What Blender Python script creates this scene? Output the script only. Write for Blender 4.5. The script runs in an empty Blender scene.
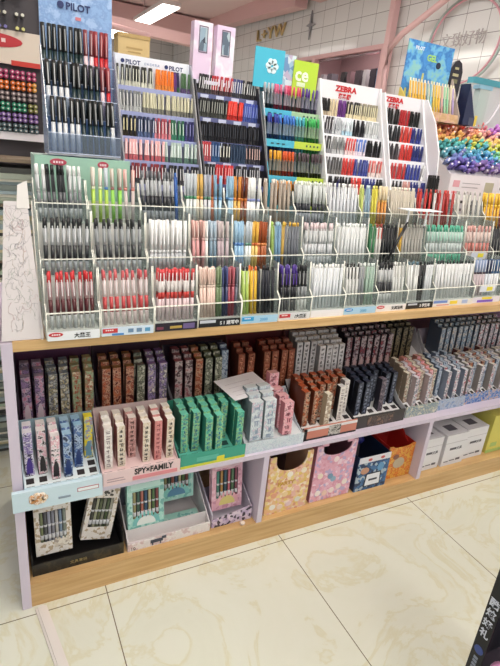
import bpy, math, random
from mathutils import Vector, Matrix, Euler
random.seed(7)
S = bpy.context.scene
C = S.collection
R_ = math.radians
# ------------------------------------------------------------------ camera
F_PX = 504.641
PITCH, YAW, ROLL = -0.3612, 0.4949, 0.1035
CAM = Vector((-0.001, -1.165, 1.284))
cp, sp, cy, sy = math.cos(PITCH), math.sin(PITCH), math.cos(YAW), math.sin(YAW)
FW = Vector((sy*cp, cy*cp, sp)); r0 = Vector((cy, -sy, 0)); u0 = r0.cross(FW)
RT = r0*math.cos(ROLL) + u0*math.sin(ROLL); UP = -r0*math.sin(ROLL) + u0*math.cos(ROLL)
cam_d = bpy.data.cameras.new('camera'); cam = bpy.data.objects.new('camera', cam_d); C.objects.link(cam)
cam_d.sensor_fit = 'VERTICAL'; cam_d.sensor_height = 36; cam_d.lens = F_PX*36/666
cam_d.clip_start = 0.02; cam_d.clip_end = 60
M3 = Matrix((RT, UP, -FW)).transposed()
cam.matrix_world = Matrix.Translation(CAM) @ M3.to_4x4()
S.camera = cam
# ------------------------------------------------------------------ light and exposure
S.view_settings.view_transform = 'Standard'
S.view_settings.look = 'None'
S.view_settings.gamma = 1
S.view_settings.use_curve_mapping = False
S.view_settings.exposure = -0.36
S.cycles.transparent_max_bounces = 40
W = bpy.data.worlds.new('world'); S.world = W; W.use_nodes = True
W.node_tree.nodes['Background'].inputs[0].default_value = (0.88, 0.97, 1.0, 1)
W.node_tree.nodes['Background'].inputs[1].default_value = 0.85
LAMP_EMIT = 21.0
# x0, x1, y0, y1 of every hanging ceiling lamp
LAMPS = [(1.76,1.94,4.7,5.87),(1.52,1.92,6.15,7.4),(1.6,1.84,3.2,4.2),(1.3,1.46,6.3,7.4),
         (0.1,0.4,-1.1,0.1),(1.3,1.6,-1.1,0.1),(0.8,1.05,0.9,2.1),(1.6,1.9,0.9,2.1),(0.5,.75,3.1,4.2),(0.1,0.4,-2.9,-1.7),(1.4,1.7,-2.9,-1.7),(3.5,3.8,2.5,4.4)]  # list ends with unseen lamps added to brighten shelf fronts and the far room

# ------------------------------------------------------------------ helpers
def ray(u, v): return RT*((u-250)/F_PX) - UP*((v-333)/F_PX) + FW
def at(u, v, Y):
    d = ray(u, v); return CAM + d*((Y-CAM.y)/d.y)
def atx(u, v, X):
    d = ray(u, v); return CAM + d*((X-CAM.x)/d.x)
def lin(c):
    if isinstance(c, str):
        c = c.lstrip('#'); c = [int(c[i:i+2], 16)/255 for i in (0, 2, 4)]
    return tuple(x/12.92 if x <= .04045 else ((x+.055)/1.055)**2.4 for x in c)
_m = {}
def mat(c, rough=.35, metal=0., emit=0., coat=0.):
    k = (c, rough, metal, emit, coat)
    if k in _m: return _m[k]
    m = bpy.data.materials.new('plain_' + str(c).strip('#')); m.use_nodes = True
    b = m.node_tree.nodes['Principled BSDF']; l = lin(c)
    b.inputs['Base Color'].default_value = (*l, 1); b.inputs['Roughness'].default_value = rough
    b.inputs['Metallic'].default_value = metal
    if emit:
        b.inputs['Emission Color'].default_value = (*l, 1); b.inputs['Emission Strength'].default_value = emit
    m.diffuse_color = (*l, 1)
    _m[k] = m
    return m
def clear(tint='#f4f7f7', gloss=.12, name='clear_acrylic', frost=0.):
    k = ('clr', tint, gloss, frost)
    if k in _m: return _m[k]
    m = bpy.data.materials.new(name); m.use_nodes = True; nt = m.node_tree; nt.nodes.clear()
    o = nt.nodes.new('ShaderNodeOutputMaterial'); t = nt.nodes.new('ShaderNodeBsdfTransparent')
    t.inputs[0].default_value = (*lin(tint), 1)
    g = nt.nodes.new('ShaderNodeBsdfGlossy'); g.inputs['Roughness'].default_value = .12
    mx = nt.nodes.new('ShaderNodeMixShader'); mx.inputs[0].default_value = gloss
    nt.links.new(t.outputs[0], mx.inputs[1]); nt.links.new(g.outputs[0], mx.inputs[2])
    out = mx.outputs[0]
    if frost:
        d = nt.nodes.new('ShaderNodeBsdfDiffuse'); d.inputs[0].default_value = (.8,.8,.79,1)
        m2 = nt.nodes.new('ShaderNodeMixShader'); m2.inputs[0].default_value = frost
        nt.links.new(out, m2.inputs[1]); nt.links.new(d.outputs[0], m2.inputs[2]); out = m2.outputs[0]
    nt.links.new(out, o.inputs[0])
    _m[k] = m
    return m
def art(name, cols, scale=60, kind='vor', rough=.4, stretch=(1,1,1), mixn=.0):
    """printed card: patches of the given colours, constant steps"""
    k = ('art', name)
    if k in _m: return _m[k]
    m = bpy.data.materials.new(name); m.use_nodes = True; nt = m.node_tree
    b = nt.nodes['Principled BSDF']; b.inputs['Roughness'].default_value = rough
    tc = nt.nodes.new('ShaderNodeTexCoord'); mp = nt.nodes.new('ShaderNodeMapping')
    mp.inputs['Scale'].default_value = stretch
    oi = nt.nodes.new('ShaderNodeObjectInfo')
    vm = nt.nodes.new('ShaderNodeVectorMath'); vm.operation = 'SCALE'; 
    cb = nt.nodes.new('ShaderNodeCombineXYZ')
    for i in range(3): nt.links.new(oi.outputs['Random'], cb.inputs[i])
    nt.links.new(cb.outputs[0], vm.inputs[0]); vm.inputs['Scale'].default_value = 3.0
    ad = nt.nodes.new('ShaderNodeVectorMath'); ad.operation = 'ADD'
    nt.links.new(tc.outputs['Object'], mp.inputs[0]); nt.links.new(mp.outputs[0], ad.inputs[0]); nt.links.new(vm.outputs[0], ad.inputs[1])
    if kind == 'vor':
        n = nt.nodes.new('ShaderNodeTexVoronoi'); n.inputs['Scale'].default_value = scale
        sep = nt.nodes.new('ShaderNodeSeparateColor'); nt.links.new(n.outputs['Color'], sep.inputs[0]); fac = sep.outputs[0]
        nt.links.new(ad.outputs[0], n.inputs['Vector'])
    else:
        n = nt.nodes.new('ShaderNodeTexNoise'); n.inputs['Scale'].default_value = scale; n.inputs['Detail'].default_value = 3
        n.inputs['Roughness'].default_value = .65
        nt.links.new(ad.outputs[0], n.inputs['Vector'])
        mr = nt.nodes.new('ShaderNodeMapRange'); mr.inputs[1].default_value = .3; mr.inputs[2].default_value = .7
        nt.links.new(n.outputs['Fac'], mr.inputs[0]); fac = mr.outputs[0]
    cr = nt.nodes.new('ShaderNodeValToRGB'); cr.color_ramp.interpolation = 'CONSTANT' if kind == 'vor' else 'LINEAR'
    el = cr.color_ramp.elements
    while len(el) < len(cols): el.new(.5)
    for i, c in enumerate(cols):
        el[i].position = i/len(cols); el[i].color = (*lin(c), 1)
    nt.links.new(fac, cr.inputs[0]); nt.links.new(cr.outputs[0], b.inputs['Base Color'])
    _m[k] = m
    return m

class MB:
    def __init__(s): s.v = []; s.f = []; s.m = []; s.sm = []
    def box(s, a, b, mi=0, faces=None, M=None):
        i = len(s.v); x0,y0,z0 = a; x1,y1,z1 = b
        p = [(x0,y0,z0),(x1,y0,z0),(x1,y1,z0),(x0,y1,z0),(x0,y0,z1),(x1,y0,z1),(x1,y1,z1),(x0,y1,z1)]
        if M: p = [tuple(M @ Vector(q)) for q in p]
        s.v += p
        F = [(0,3,2,1),(4,5,6,7),(0,1,5,4),(1,2,6,5),(2,3,7,6),(3,0,4,7)]   # bottom top front right back left
        for k, f in enumerate(F):
            s.f.append(tuple(i+q for q in f)); s.m.append(faces[k] if faces else mi); s.sm.append(False)
        return s
    def prism(s, poly, d, axis='x', mi=0, lo=0.):
        """poly in the two other axes, extruded lo..lo+d along axis"""
        i = len(s.v); n = len(poly)
        for t in (lo, lo+d):
            for a, b in poly:
                s.v.append({'x':(t,a,b), 'y':(a,t,b), 'z':(a,b,t)}[axis])
        s.f.append(tuple(range(i, i+n))[::-1]); s.f.append(tuple(range(i+n, i+2*n))); s.m += [mi]*2; s.sm += [False]*2
        for k in range(n):
            k2 = (k+1) % n; s.f.append((i+k, i+k2, i+n+k2, i+n+k)); s.m.append(mi); s.sm.append(False)
        return s
    def lathe(s, prof, seg=8, mi=0, o=(0,0,0), mis=None, M=None):
        i = len(s.v); n = len(prof)
        for r, z in prof:
            for k in range(seg):
                a = 2*math.pi*(k+.5)/seg
                p = Vector((o[0]+r*math.cos(a), o[1]+r*math.sin(a), o[2]+z))
                s.v.append(tuple(M @ p) if M else tuple(p))
        for j in range(n-1):
            for k in range(seg):
                k2 = (k+1) % seg
                s.f.append((i+j*seg+k, i+j*seg+k2, i+(j+1)*seg+k2, i+(j+1)*seg+k)); s.m.append(mis[j] if mis else mi); s.sm.append(True)
        s.f.append(tuple(i+k for k in range(seg))[::-1]); s.m.append(mis[0] if mis else mi); s.sm.append(False)
        s.f.append(tuple(i+(n-1)*seg+k for k in range(seg))); s.m.append(mis[-1] if mis else mi); s.sm.append(False)
        return s
    def tube(s, pts, r, seg=8, mi=0):
        pts = [Vector(p) for p in pts]; i = len(s.v); n = len(pts)
        for j, p in enumerate(pts):
            t = (pts[min(j+1, n-1)] - pts[max(j-1, 0)]).normalized()
            a = t.cross(Vector((0,0,1)));  a = a.normalized() if a.length > 1e-3 else Vector((1,0,0)); b = t.cross(a)
            for k in range(seg):
                w = 2*math.pi*k/seg; s.v.append(tuple(p + a*(r*math.cos(w)) + b*(r*math.sin(w))))
        for j in range(n-1):
            for k in range(seg):
                k2 = (k+1) % seg; s.f.append((i+j*seg+k, i+j*seg+k2, i+(j+1)*seg+k2, i+(j+1)*seg+k)); s.m.append(mi); s.sm.append(True)
        s.f.append(tuple(i+k for k in range(seg))[::-1]); s.f.append(tuple(i+(n-1)*seg+k for k in range(seg))); s.m += [mi]*2; s.sm += [False]*2
        return s
    def mesh(s, name, mats):
        me = bpy.data.meshes.new(name); me.from_pydata(s.v, [], s.f)
        for m in (mats if isinstance(mats, (list, tuple)) else [mats]): me.materials.append(m)
        me.polygons.foreach_set('material_index', s.m); me.polygons.foreach_set('use_smooth', s.sm); me.update()
        return me
    def build(s, name, mats, parent=None): return link(name, s.mesh(name, mats), parent)
def link(name, data, parent=None, loc=None, rot=None):
    o = bpy.data.objects.new(name, data); C.objects.link(o)
    if parent: o.parent = parent
    if loc is not None: o.location = loc
    if rot is not None: o.rotation_euler = rot
    return o
def tag(o, label, cat, group=None):
    o['label'] = label; o['category'] = cat
    if group: o['group'] = group
    return o
def thing(name, label, cat, loc=(0,0,0), rot=(0,0,0), group=None):
    return tag(link(name, None, None, loc, rot), label, cat, group)
def struct(o): o['kind'] = 'structure'; return o
_dg = None
def text(name, s, m, size, parent, loc, rot=(math.pi/2,0,0), sx=1., depth=.0004, align='LEFT', bold=0.):
    cu = bpy.data.curves.new('t', 'FONT'); cu.body = s; cu.size = size; cu.extrude = depth; cu.align_x = align; cu.offset = bold
    cu.resolution_u = 2
    t = bpy.data.objects.new('t', cu); C.objects.link(t)
    dg = bpy.context.evaluated_depsgraph_get()
    me = bpy.data.meshes.new_from_object(t.evaluated_get(dg)); me.name = name
    bpy.data.objects.remove(t); me.materials.clear(); me.materials.append(m)
    o = link(name, me, parent, loc, rot); o.scale = (sx, 1, 1)
    return o

# ------------------------------------------------------------------ pens
COUNT = {}; REST = {}
_pm = {}
# a pen is a list of zones (part, z0, z1, r0, r1, colour) plus an optional clip (z0, z1, colour)
def z_click(knock, upper, mid, low, clip, L=.14):
    return ([('barrel', 0, .034, .0042, .0046, low), ('grip', .034, .074, .0046, .0047, mid), ('upper_barrel', .074, .116, .0047, .0045, upper),
             ('knock', .116, L, .0047, .0036, knock)], (.082, .122, clip))
def z_cap(body, band, cap, clip, L=.14):
    return ([('barrel', 0, .085, .0045, .0046, body), ('band', .085, .092, .0048, .0048, band), ('cap', .092, L, .005, .0046, cap)], (.095, .137, clip))
def z_slim(body, top, clip=None, L=.14):
    return ([('barrel', 0, L-.012, .0046, .0046, body), ('knock', L-.012, L, .0032, .003, top)], (.09, L-.012, clip or body))
def z_mark(body, band, cap, L=.14):
    return ([('barrel', 0, .085, .005, .005, body), ('band', .085, .095, .0053, .0053, band), ('cap', .095, L, .0055, .005, cap)], None)
def z_sticker(body, band, cap, L=.14):     # slim pen with a coloured band half way and a clip
    return ([('barrel', 0, .07, .0046, .0046, body), ('band', .07, .078, .0049, .0049, band), ('cap', .078, L, .0048, .0046, cap)], (.1, L, cap))
def pm(col):
    if isinstance(col, str) and col.startswith('!'): return mat(col[1:], .7)
    if isinstance(col, str) and col.startswith('~'): return clear(col[1:], .25, 'tinted_clear_plastic', .25)
    return mat(col, .28)
def zone_mesh(z):
    k = ('zone',)+z
    if k not in _pm:
        n, a, b, r0_, r1, col = z
        _pm[k] = MB().lathe([(r0_, a), (r1, b)], 8).mesh(n, pm(col))
    return _pm[k]
def clip_mesh(c, r=.0047):
    k = ('clip', c)
    if k not in _pm: _pm[k] = MB().box((-.0012, -r-.0022, c[0]), (.0012, -r-.0008, c[1])).box((-.0012, -r-.0012, c[1]-.004), (.0012, 0, c[1]-.001)).mesh('clip', pm(c[2]))
    return _pm[k]
def mini_mesh(spec, name):
    k = ('mini', name, str(spec))
    if k not in _pm:
        zs, cl = spec; b = MB(); ms = []
        prof = []; mis = []
        for i, z in enumerate(zs):
            prof += [(z[3], z[1]), (z[4], z[2])]; mis += [i, i]; ms.append(pm(z[5]))
        b.lathe(prof, 6, mis=mis[:-1])
        if cl: b.box((-.0012, -.0069, cl[0]), (.0012, -.0045, cl[1]), mi=len(ms)); ms.append(pm(cl[2]))
        _pm[k] = b.mesh(name, ms)
    return _pm[k]
def pen(kind, spec, loc, rot, label, group, full=True, cat='pen', scale=1.):
    """one pen; past 300 of one kind the rest is gathered into a single object"""
    COUNT[kind] = COUNT.get(kind, 0) + 1
    if COUNT[kind] > 300:
        REST.setdefault(kind, []).append((mini_mesh(spec, kind), Matrix.LocRotScale(Vector(loc), Euler(rot), Vector((scale,)*3))))
        return
    if not full:
        o = link(kind, mini_mesh(spec, kind), None, loc, rot); tag(o, label, cat, group); o.scale = (scale,)*3; return o
    r = thing(kind, label, cat, loc, rot, group)
    last = None
    r.scale = (1, 1, scale)
    for z in spec[0]: last = link(z[0], zone_mesh(z), r)
    if spec[1]:
        host = [c for c, z in zip(r.children, spec[0]) if z[0] in ('cap', 'upper_barrel')]
        link('clip', clip_mesh(spec[1]), r)
    return r
def flush_rest(info):
    for kind, lst in REST.items():
        v = []; f = []; mi = []; ms = []; sm = []
        for me, M in lst:
            i = len(v); v += [tuple(M @ p.co) for p in me.vertices]
            mm = []
            for m in me.materials:
                if m not in ms: ms.append(m)
                mm.append(ms.index(m))
            for p in me.polygons: f.append(tuple(i+q for q in p.vertices)); mi.append(mm[p.material_index]); sm.append(p.use_smooth)
        me = bpy.data.meshes.new(kind); me.from_pydata(v, [], f)
        for m in ms: me.materials.append(m)
        me.polygons.foreach_set('material_index', mi); me.polygons.foreach_set('use_smooth', sm)
        o = link(kind, me); o['kind'] = 'stuff'; tag(o, *info[kind])

# ------------------------------------------------------------------ the room
def tile_floor():
    m = bpy.data.materials.new('cream_marble_tiles'); m.use_nodes = True; nt = m.node_tree; b = nt.nodes['Principled BSDF']
    g = nt.nodes.new('ShaderNodeNewGeometry'); sx = nt.nodes.new('ShaderNodeSeparateXYZ'); nt.links.new(g.outputs['Position'], sx.inputs[0])
    def mth(op, a, bb=None):
        n = nt.nodes.new('ShaderNodeMath'); n.operation = op
        for i, q in enumerate((a, bb)):
            if q is None: continue
            if isinstance(q, (int, float)): n.inputs[i].default_value = q
            else: nt.links.new(q, n.inputs[i])
        return n.outputs[0]
    def grout(c, off, size, w):
        t = mth('FRACT', mth('DIVIDE', mth('SUBTRACT', c, off - 50*size), size))
        d = mth('MINIMUM', t, mth('SUBTRACT', 1.0, t))
        return mth('LESS_THAN', mth('MULTIPLY', d, size), w)
    gx = grout(sx.outputs[0], .227, .6, .0014); gy = grout(sx.outputs[1], -.025, .6, .0014)
    gr = mth('MAXIMUM', gx, gy)
    n1 = nt.nodes.new('ShaderNodeTexNoise'); n1.inputs['Scale'].default_value = 3.1; n1.inputs['Detail'].default_value = 8; n1.inputs['Distortion'].default_value = 1.6
    n1.inputs['Roughness'].default_value = .6
    nt.links.new(g.outputs['Position'], n1.inputs['Vector'])
    cr = nt.nodes.new('ShaderNodeValToRGB'); e = cr.color_ramp.elements
    e[0].position = .3; e[0].color = (*lin('#d4d5c4'), 1); e[1].position = .7; e[1].color = (*lin('#dadbcd'), 1)
    for p, c in ((.45, '#d7d8c8'), (.495, '#d2cfb4'), (.52, '#d8d9c9')):
        q = e.new(p); q.color = (*lin(c), 1)
    nt.links.new(n1.outputs['Fac'], cr.inputs[0])
    mx = nt.nodes.new('ShaderNodeMix'); mx.data_type = 'RGBA'
    nt.links.new(gr, mx.inputs[0]); nt.links.new(cr.outputs[0], mx.inputs[6]); mx.inputs[7].default_value = (*lin('#6e6450'), 1)
    nt.links.new(mx.outputs[2], b.inputs['Base Color']); b.inputs['Roughness'].default_value = .22
    return m
o = struct(MB().box((-3,-3,-.05), (3.1,8.3,0)).build('floor', tile_floor()))
def tile_wall(name, axes, w=.2, h=.14):
    m = bpy.data.materials.new(name); m.use_nodes = True; nt = m.node_tree; b = nt.nodes['Principled BSDF']
    g = nt.nodes.new('ShaderNodeNewGeometry'); sx = nt.nodes.new('ShaderNodeSeparateXYZ'); nt.links.new(g.outputs['Position'], sx.inputs[0])
    cb = nt.nodes.new('ShaderNodeCombineXYZ'); nt.links.new(sx.outputs[axes[0]], cb.inputs[0]); nt.links.new(sx.outputs[axes[1]], cb.inputs[1])
    br = nt.nodes.new('ShaderNodeTexBrick'); br.offset = 0; br.squash = 1
    br.inputs['Scale'].default_value = 1; br.inputs['Brick Width'].default_value = w; br.inputs['Row Height'].default_value = h
    br.inputs['Mortar Size'].default_value = .0022; br.inputs['Color1'].default_value = (*lin('#e6e4e2'), 1); br.inputs['Color2'].default_value = (*lin('#e0dedc'), 1)
    br.inputs['Mortar'].default_value = (*lin('#8c8684'), 1)
    nt.links.new(cb.outputs[0], br.inputs['Vector']); nt.links.new(br.outputs['Color'], b.inputs['Base Color']); b.inputs['Roughness'].default_value = .12
    return m
PINK = mat('#e3b9b8', .5); PINKD = mat('#c98f8c', .6)
XW = 3.02
fr0, fr1 = atx(313, 59, XW), atx(384, 49, XW)      # opening in the right wall
OY0, OY1, OZ0, OZ1 = 2.62, 4.3, 1.55, 2.1
wt = tile_wall('white_wall_tiles', (1, 2))
w = MB()
w.box((XW,-3,0), (XW+.1,OY0,2.75)); w.box((XW,OY1,0), (XW+.1,8.3,2.75)); w.box((XW,OY0,0), (XW+.1,OY1,OZ0)); w.box((XW,OY0,OZ1), (XW+.1,OY1,2.75))
struct(w.build('wall_right', wt))
struct(MB().box((-3,8.2,0), (XW,8.3,2.75)).build('wall_back', tile_wall('white_wall_tiles_back', (0, 2))))
struct(MB().box((-3.1,-3,2.75), (XW+.1,8.3,2.85)).build('ceiling', mat('#f0d4d3', .7)))
t = MB(); f = .035
t.box((XW-.03,OY0-f,OZ1), (XW+.02,OY1+f,OZ1+f)); t.box((XW-.03,OY0-f,OZ0-f), (XW+.02,OY1+f,OZ0)); t.box((XW-.03,OY0-f,OZ0), (XW+.02,OY0,OZ1)); t.box((XW-.03,OY1,OZ0), (XW+.02,OY1+f,OZ1)); t.box((XW-.03,3.62,OZ0), (XW+.02,3.68,OZ1))
struct(t.build('window_1', mat('#dcb0b0', .45)))
# the dim room beyond the opening
b = MB(); b.box((XW+1.2,2,1), (XW+1.25,5,2.9)); b.box((XW+.1,2,1), (XW+1.2,2.05,2.9)); b.box((XW+.1,4.95,1), (XW+1.2,5,2.9)); b.box((XW+.1,2,2.9), (XW+1.25,5,2.95)); b.box((XW+.1,2,1), (XW+1.25,5,1.05))
struct(b.build('wall_far_room', mat('#8a6c70', .7)))
for i, (yy, col, w_) in enumerate([(2.75,'#8a8f98',.06),(2.86,'#2e2a35',.07),(2.97,'#6d8fae',.05),(3.05,'#3b3340',.08),(3.17,'#c4bfc4',.05),(3.28,'#4a4048',.08),(3.42,'#7c5f66',.06),(3.52,'#2f2b30',.07),(3.76,'#57505a',.08),(3.9,'#8f868c',.06)]):
    o = MB().box((-.04,-w_/2,0), (.04,w_/2,.26)).box((-.042,-w_/2-.002,.2), (-.038,w_/2+.002,.24)).build('hanging_pack', mat(col, .5)); o.location = (XW+.3, yy*1.0, 1.76)
    tag(o, 'small dim pack lined up inside the pink framed wall opening', 'pack', 'packs inside the wall opening')
o = MB().box((0,0,0), (.05,.05,.02)).build('light_tube', mat('#ff9fb0', .5, 0, 1.2)); o.scale = (3, 14, 1); o.location = (XW+.4, 2.7, 2.02); tag(o, 'glowing pink light tube inside the wall opening', 'lamp')
# ceiling lamps
for i, (x0, x1, y0, y1) in enumerate(LAMPS):
    lab = {0: 'white ceiling lamp panel, the large bright one above the kraft box', 1: 'far white ceiling lamp panel partly hidden behind the left blue display board', 2: 'white ceiling lamp panel cut by the top edge of the photo'}.get(i, 'unseen white ceiling lamp panel, placed for light outside the picture')
    r = thing('ceiling_lamp', lab, 'lamp', ((x0+x1)/2, (y0+y1)/2, 2.5), group=None if i < 3 else 'ceiling lamps out of view')
    a, c = (x1-x0)/2, (y1-y0)/2
    MB().box((-a,-c,.0), (a,c,.012)).build('diffuser', mat('#fffaf2', .5, 0, LAMP_EMIT if i > 3 else 6.), r)
    MB().box((-a-.01,-c-.01,.012), (a+.01,c+.01,.05)).build('housing', mat('#e8dedb', .5), r)
    MB().box((-.005,-c+.1,.05), (.005,-c+.11,.25)).box((-.005,c-.11,.05), (.005,c-.1,.25)).build('hanger', mat('#c9b0ae', .5), r)
# pink beams and columns
def beam(p, q, w_, h, name='trim_1'):
    p, q = Vector(p), Vector(q); d = q-p; L = d.length
    o = MB().box((-w_/2,0,-h/2), (w_/2,L,h/2)).build(name, PINK)
    o.matrix_world = Matrix.Translation(p) @ d.to_track_quat('Y', 'Z').to_matrix().to_4x4(); return struct(o)
beam(at(60,10,4.6), at(212,46,4.6), .12, .1, 'trim_1')
beam((-2.9,6.2,2.6), (3,6.2,2.6), .2, .25, 'trim_2')
beam((-2.9,3.6,2.66), (3,3.6,2.66), .14, .14, 'trim_3')
beam(atx(170,36,2.9), atx(302,-2,2.9), .14, .16, 'trim_4')
beam((1.25,-1,2.68), (1.25,8.1,2.68), .12, .12, 'trim_5')
pc = atx(206, 40, 2.93); beam((2.95,pc.y,.0), (2.95,pc.y,2.74), .13, .13, 'trim_6')
pc = atx(383, 60, 2.93); beam((2.96,pc.y,.0), (2.96,pc.y,2.74), .055, .055, 'trim_7')
b = MB(); b.tube([atx(383,95,2.88), atx(385,70,2.88), atx(390,48,2.88), atx(402,34,2.88), atx(445,0,2.88), atx(470,-20,2.88)], .023, 10)
struct(b.build('trim_8', PINK))
pc = at(113, 14, 3.2); b = MB().tube([(pc.x,3.2,2.4), (pc.x,3.2,2.75)], .012).tube([at(100,22,3.2), at(150,36,3.2)], .02); struct(b.build('trim_9', PINK))
# neon ring sign on the tile wall
cc = atx(463, 42, XW-.05)
r = thing('ring_sign', 'round pink and green tube ring sign hung on the tiled wall', 'sign', cc)
pts = [(0, .30*math.cos(a*math.pi/24), .26*math.sin(a*math.pi/24)) for a in range(49)]
MB().tube(pts, .007).build('pink_ring', mat('#d9a0aa', .4), r)
MB().tube([(0, p[1]*1.08-.0, p[2]*1.06) for p in pts], .008).build('green_ring', mat('#a9b7b1', .4), r)
text('lettering', '文致好物', mat('#b5adac', .5), .10, r, (-.01, .2, -.02), (math.pi/2, 0, -math.pi/2), depth=.004, bold=-.0015)
g = atx(256, 42, XW-.02)
text('gold_lettering', 'L+YW', mat('#cdb27c', .4), .17, None, (g.x, g.y, g.z), (math.pi/2,0,-math.pi/2), sx=1.5, depth=.01)
tag(bpy.data.objects['gold_lettering'], 'pale gold letters mounted high on the tiled wall above the cyan board', 'lettering')
g = atx(310, 25, XW-.02)
st = []
for k in range(8):
    rr = .13 if k % 4 == 0 else (.08 if k % 2 == 0 else .025); st.append((rr*math.sin(k*math.pi/4), rr*math.cos(k*math.pi/4)))
o = MB().prism(st, .012, 'x').build('star_ornament', mat('#8e8c90', .4)); o.location = g; tag(o, 'grey four pointed star mounted on the white tile wall', 'ornament')

# ------------------------------------------------------------------ the display counter
UX = 2.75
def wood():
    m = bpy.data.materials.new('pale_oak_laminate'); m.use_nodes = True; nt = m.node_tree; b = nt.nodes['Principled BSDF']
    tc = nt.nodes.new('ShaderNodeTexCoord'); mp = nt.nodes.new('ShaderNodeMapping'); mp.inputs['Scale'].default_value = (1.2, 14, 22)
    n = nt.nodes.new('ShaderNodeTexNoise'); n.inputs['Scale'].default_value = 4; n.inputs['Detail'].default_value = 6
    cr = nt.nodes.new('ShaderNodeValToRGB'); cr.color_ramp.elements[0].position = .35; cr.color_ramp.elements[0].color = (*lin('#c39b66'), 1)
    cr.color_ramp.elements[1].position = .65; cr.color_ramp.elements[1].color = (*lin('#d6b27e'), 1)
    nt.links.new(tc.outputs['Object'], mp.inputs[0]); nt.links.new(mp.outputs[0], n.inputs[0]); nt.links.new(n.outputs[0], cr.inputs[0]); nt.links.new(cr.outputs[0], b.inputs['Base Color'])
    b.inputs['Roughness'].default_value = .4
    return m
WOOD = wood(); LILAC = mat('#cfc4d3', .45); 
cnt = thing('display_counter', 'long lilac and pale oak display counter carrying all the pens', 'counter')
T = .024
MB().box((T,0,.786), (UX,.5,.811)).build('worktop', WOOD, cnt)
MB().box((0,0,0), (T,.5,.808)).build('side_panel', LILAC, cnt)
MB().box((UX,0,0), (UX+T,.5,.811)).build('side_panel', LILAC, cnt)
MB().box((T,.0,.349), (UX,.49,.365)).build('shelf', LILAC, cnt)
MB().box((T,.0,.073), (UX,.49,.085)).build('deck', WOOD, cnt)
MB().box((T,.003,0), (UX,.018,.073)).build('kick_board', WOOD, cnt)
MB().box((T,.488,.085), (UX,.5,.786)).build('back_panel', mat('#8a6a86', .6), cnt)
for x in (.727, 1.449, 2.17): MB().box((x,0,.085), (x+T*.8,.488,.349)).build('divider', LILAC, cnt)
MB().box((T,.185,.365), (UX,.488,.43)).build('riser', LILAC, cnt)
# white strip lying on the floor
p0, p1 = Vector((.05,-.03,0)), Vector((.14,-.42,0))
o = MB().box((-.015,0,0), (.015,.42,.005)).box((-.009,0,.005), (.009,.42,.009)).build('cable_cover', mat('#d9d2cc', .5)); o.location = (.112,-.425,0); o.rotation_euler = (0,0,R_(9))
tag(o, 'pale floor cable strip running from the foot of the counter', 'cable cover')

# ------------------------------------------------------------------ pen stands on the worktop
XB = [.096,.218,.351,.470,.597,.718,.830,.955,1.086,1.217,1.345,1.545,1.70,1.87,2.04]
ORD = ['leftmost','second','third','fourth','fifth','sixth','seventh','eighth','ninth','tenth','eleventh','twelfth','thirteenth','fourteenth']
def y0(x): return -.012 + .034*x
WHT = mat('#e9e8e2', .35); EDGE = mat('#f6f4e8', .25); ACR = clear('#f2f5f5', .05); ACRS = clear('#eef2f2', .05, 'side_acrylic', .12)
FLOOR_Z = [.833, .942, 1.055]; LIP_Z = [.877, .984, 1.102]; STEP = .075
def stand(i, x0, x1):
    yf = y0(x0); r = thing('pen_stand', 'clear three tier pen stand, %s from the left along the worktop' % ORD[i], 'pen stand', (x0, yf, .811))
    w_ = x1-x0-.002
    b = MB()
    for k in range(3):
        ya = k*STEP; b.box((0, ya, 0 if k == 0 else FLOOR_Z[k]-.811-.03), (w_, 3*STEP+.005, FLOOR_Z[k]-.811))
    for k in (1, 2): b.box((0, k*STEP+.0005, FLOOR_Z[k-1]-.811), (w_, k*STEP+.003, FLOOR_Z[k]-.811-.03))
    b.box((0, 3*STEP, FLOOR_Z[2]-.811), (w_, 3*STEP+.004, 1.1-.811))
    b.build('base', WHT, r)
    for k in range(3):
        ya = k*STEP; zf = FLOOR_Z[k]-.811; zl = LIP_Z[k]-.811
        fr = MB().box((0, ya-.003, zf), (w_, ya-.001, zl)).build('cup_front', ACR, r)
        MB().box((0, ya-.0036, zl-.001), (w_, ya-.0006, zl+.0015)).build('edge_trim', EDGE, fr)
        zt = (LIP_Z[k+1] if k < 2 else 1.165)-.811
        for xx in (0, w_-.002):
            sd = MB().prism([(ya-.003, zf), (ya-.003, zl), (ya+.018, zl+.018), (ya+.03, zt-.01), (ya+STEP, zt-.01), (ya+STEP, zf)], .0016, 'x', lo=xx).build('side_panel', ACRS, r)
            e = MB()
            for (a, b_) in (((ya-.003, zf-.02), (ya-.003, zl)), ((ya-.003, zl), (ya+.018, zl+.018)), ((ya+.018, zl+.018), (ya+.03, zt-.01))):
                e.tube([(xx+.001, a[0], a[1]), (xx+.001, b_[0], b_[1])], .0013, 5)
            e.build('edge_trim', EDGE, sd)
    return r
def card(st, w_, base, oval=None, ovaltext=None, words=None, wcol='#1c1c1c', patches=()):
    c = MB().box((.002, -.0045, -.000), (w_-.002, -.003, .0215)).build('price_card', mat(base, .45), st)
    if oval:
        n = 14; pl = [(.02+.016*math.cos(2*math.pi*k/n), .015+.0055*math.sin(2*math.pi*k/n)) for k in range(n)] if oval[1] else [(.004,.008),(.04,.008),(.04,.019),(.004,.019)]
        q = MB().prism(pl, .0006, 'y', lo=-.0052).build('logo', mat(oval[0], .4), c)
        d = MB()
        for k in range(4): d.box((.011+k*.005, -.0056, .0135), (.0145+k*.005, -.0052, .0168))
        d.build('logo_mark', mat('#f3e9e6', .4), q)
    for (a, b_, z0, z1, col) in patches: MB().box((a*w_, -.0052, z0), (b_*w_, -.0045, z1)).build('patch', mat(col, .4), c)
    if words: text('lettering', words, mat(wcol, .4), .0125, c, (w_*.5, -.005, .006), bold=.0003)
    return c
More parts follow.
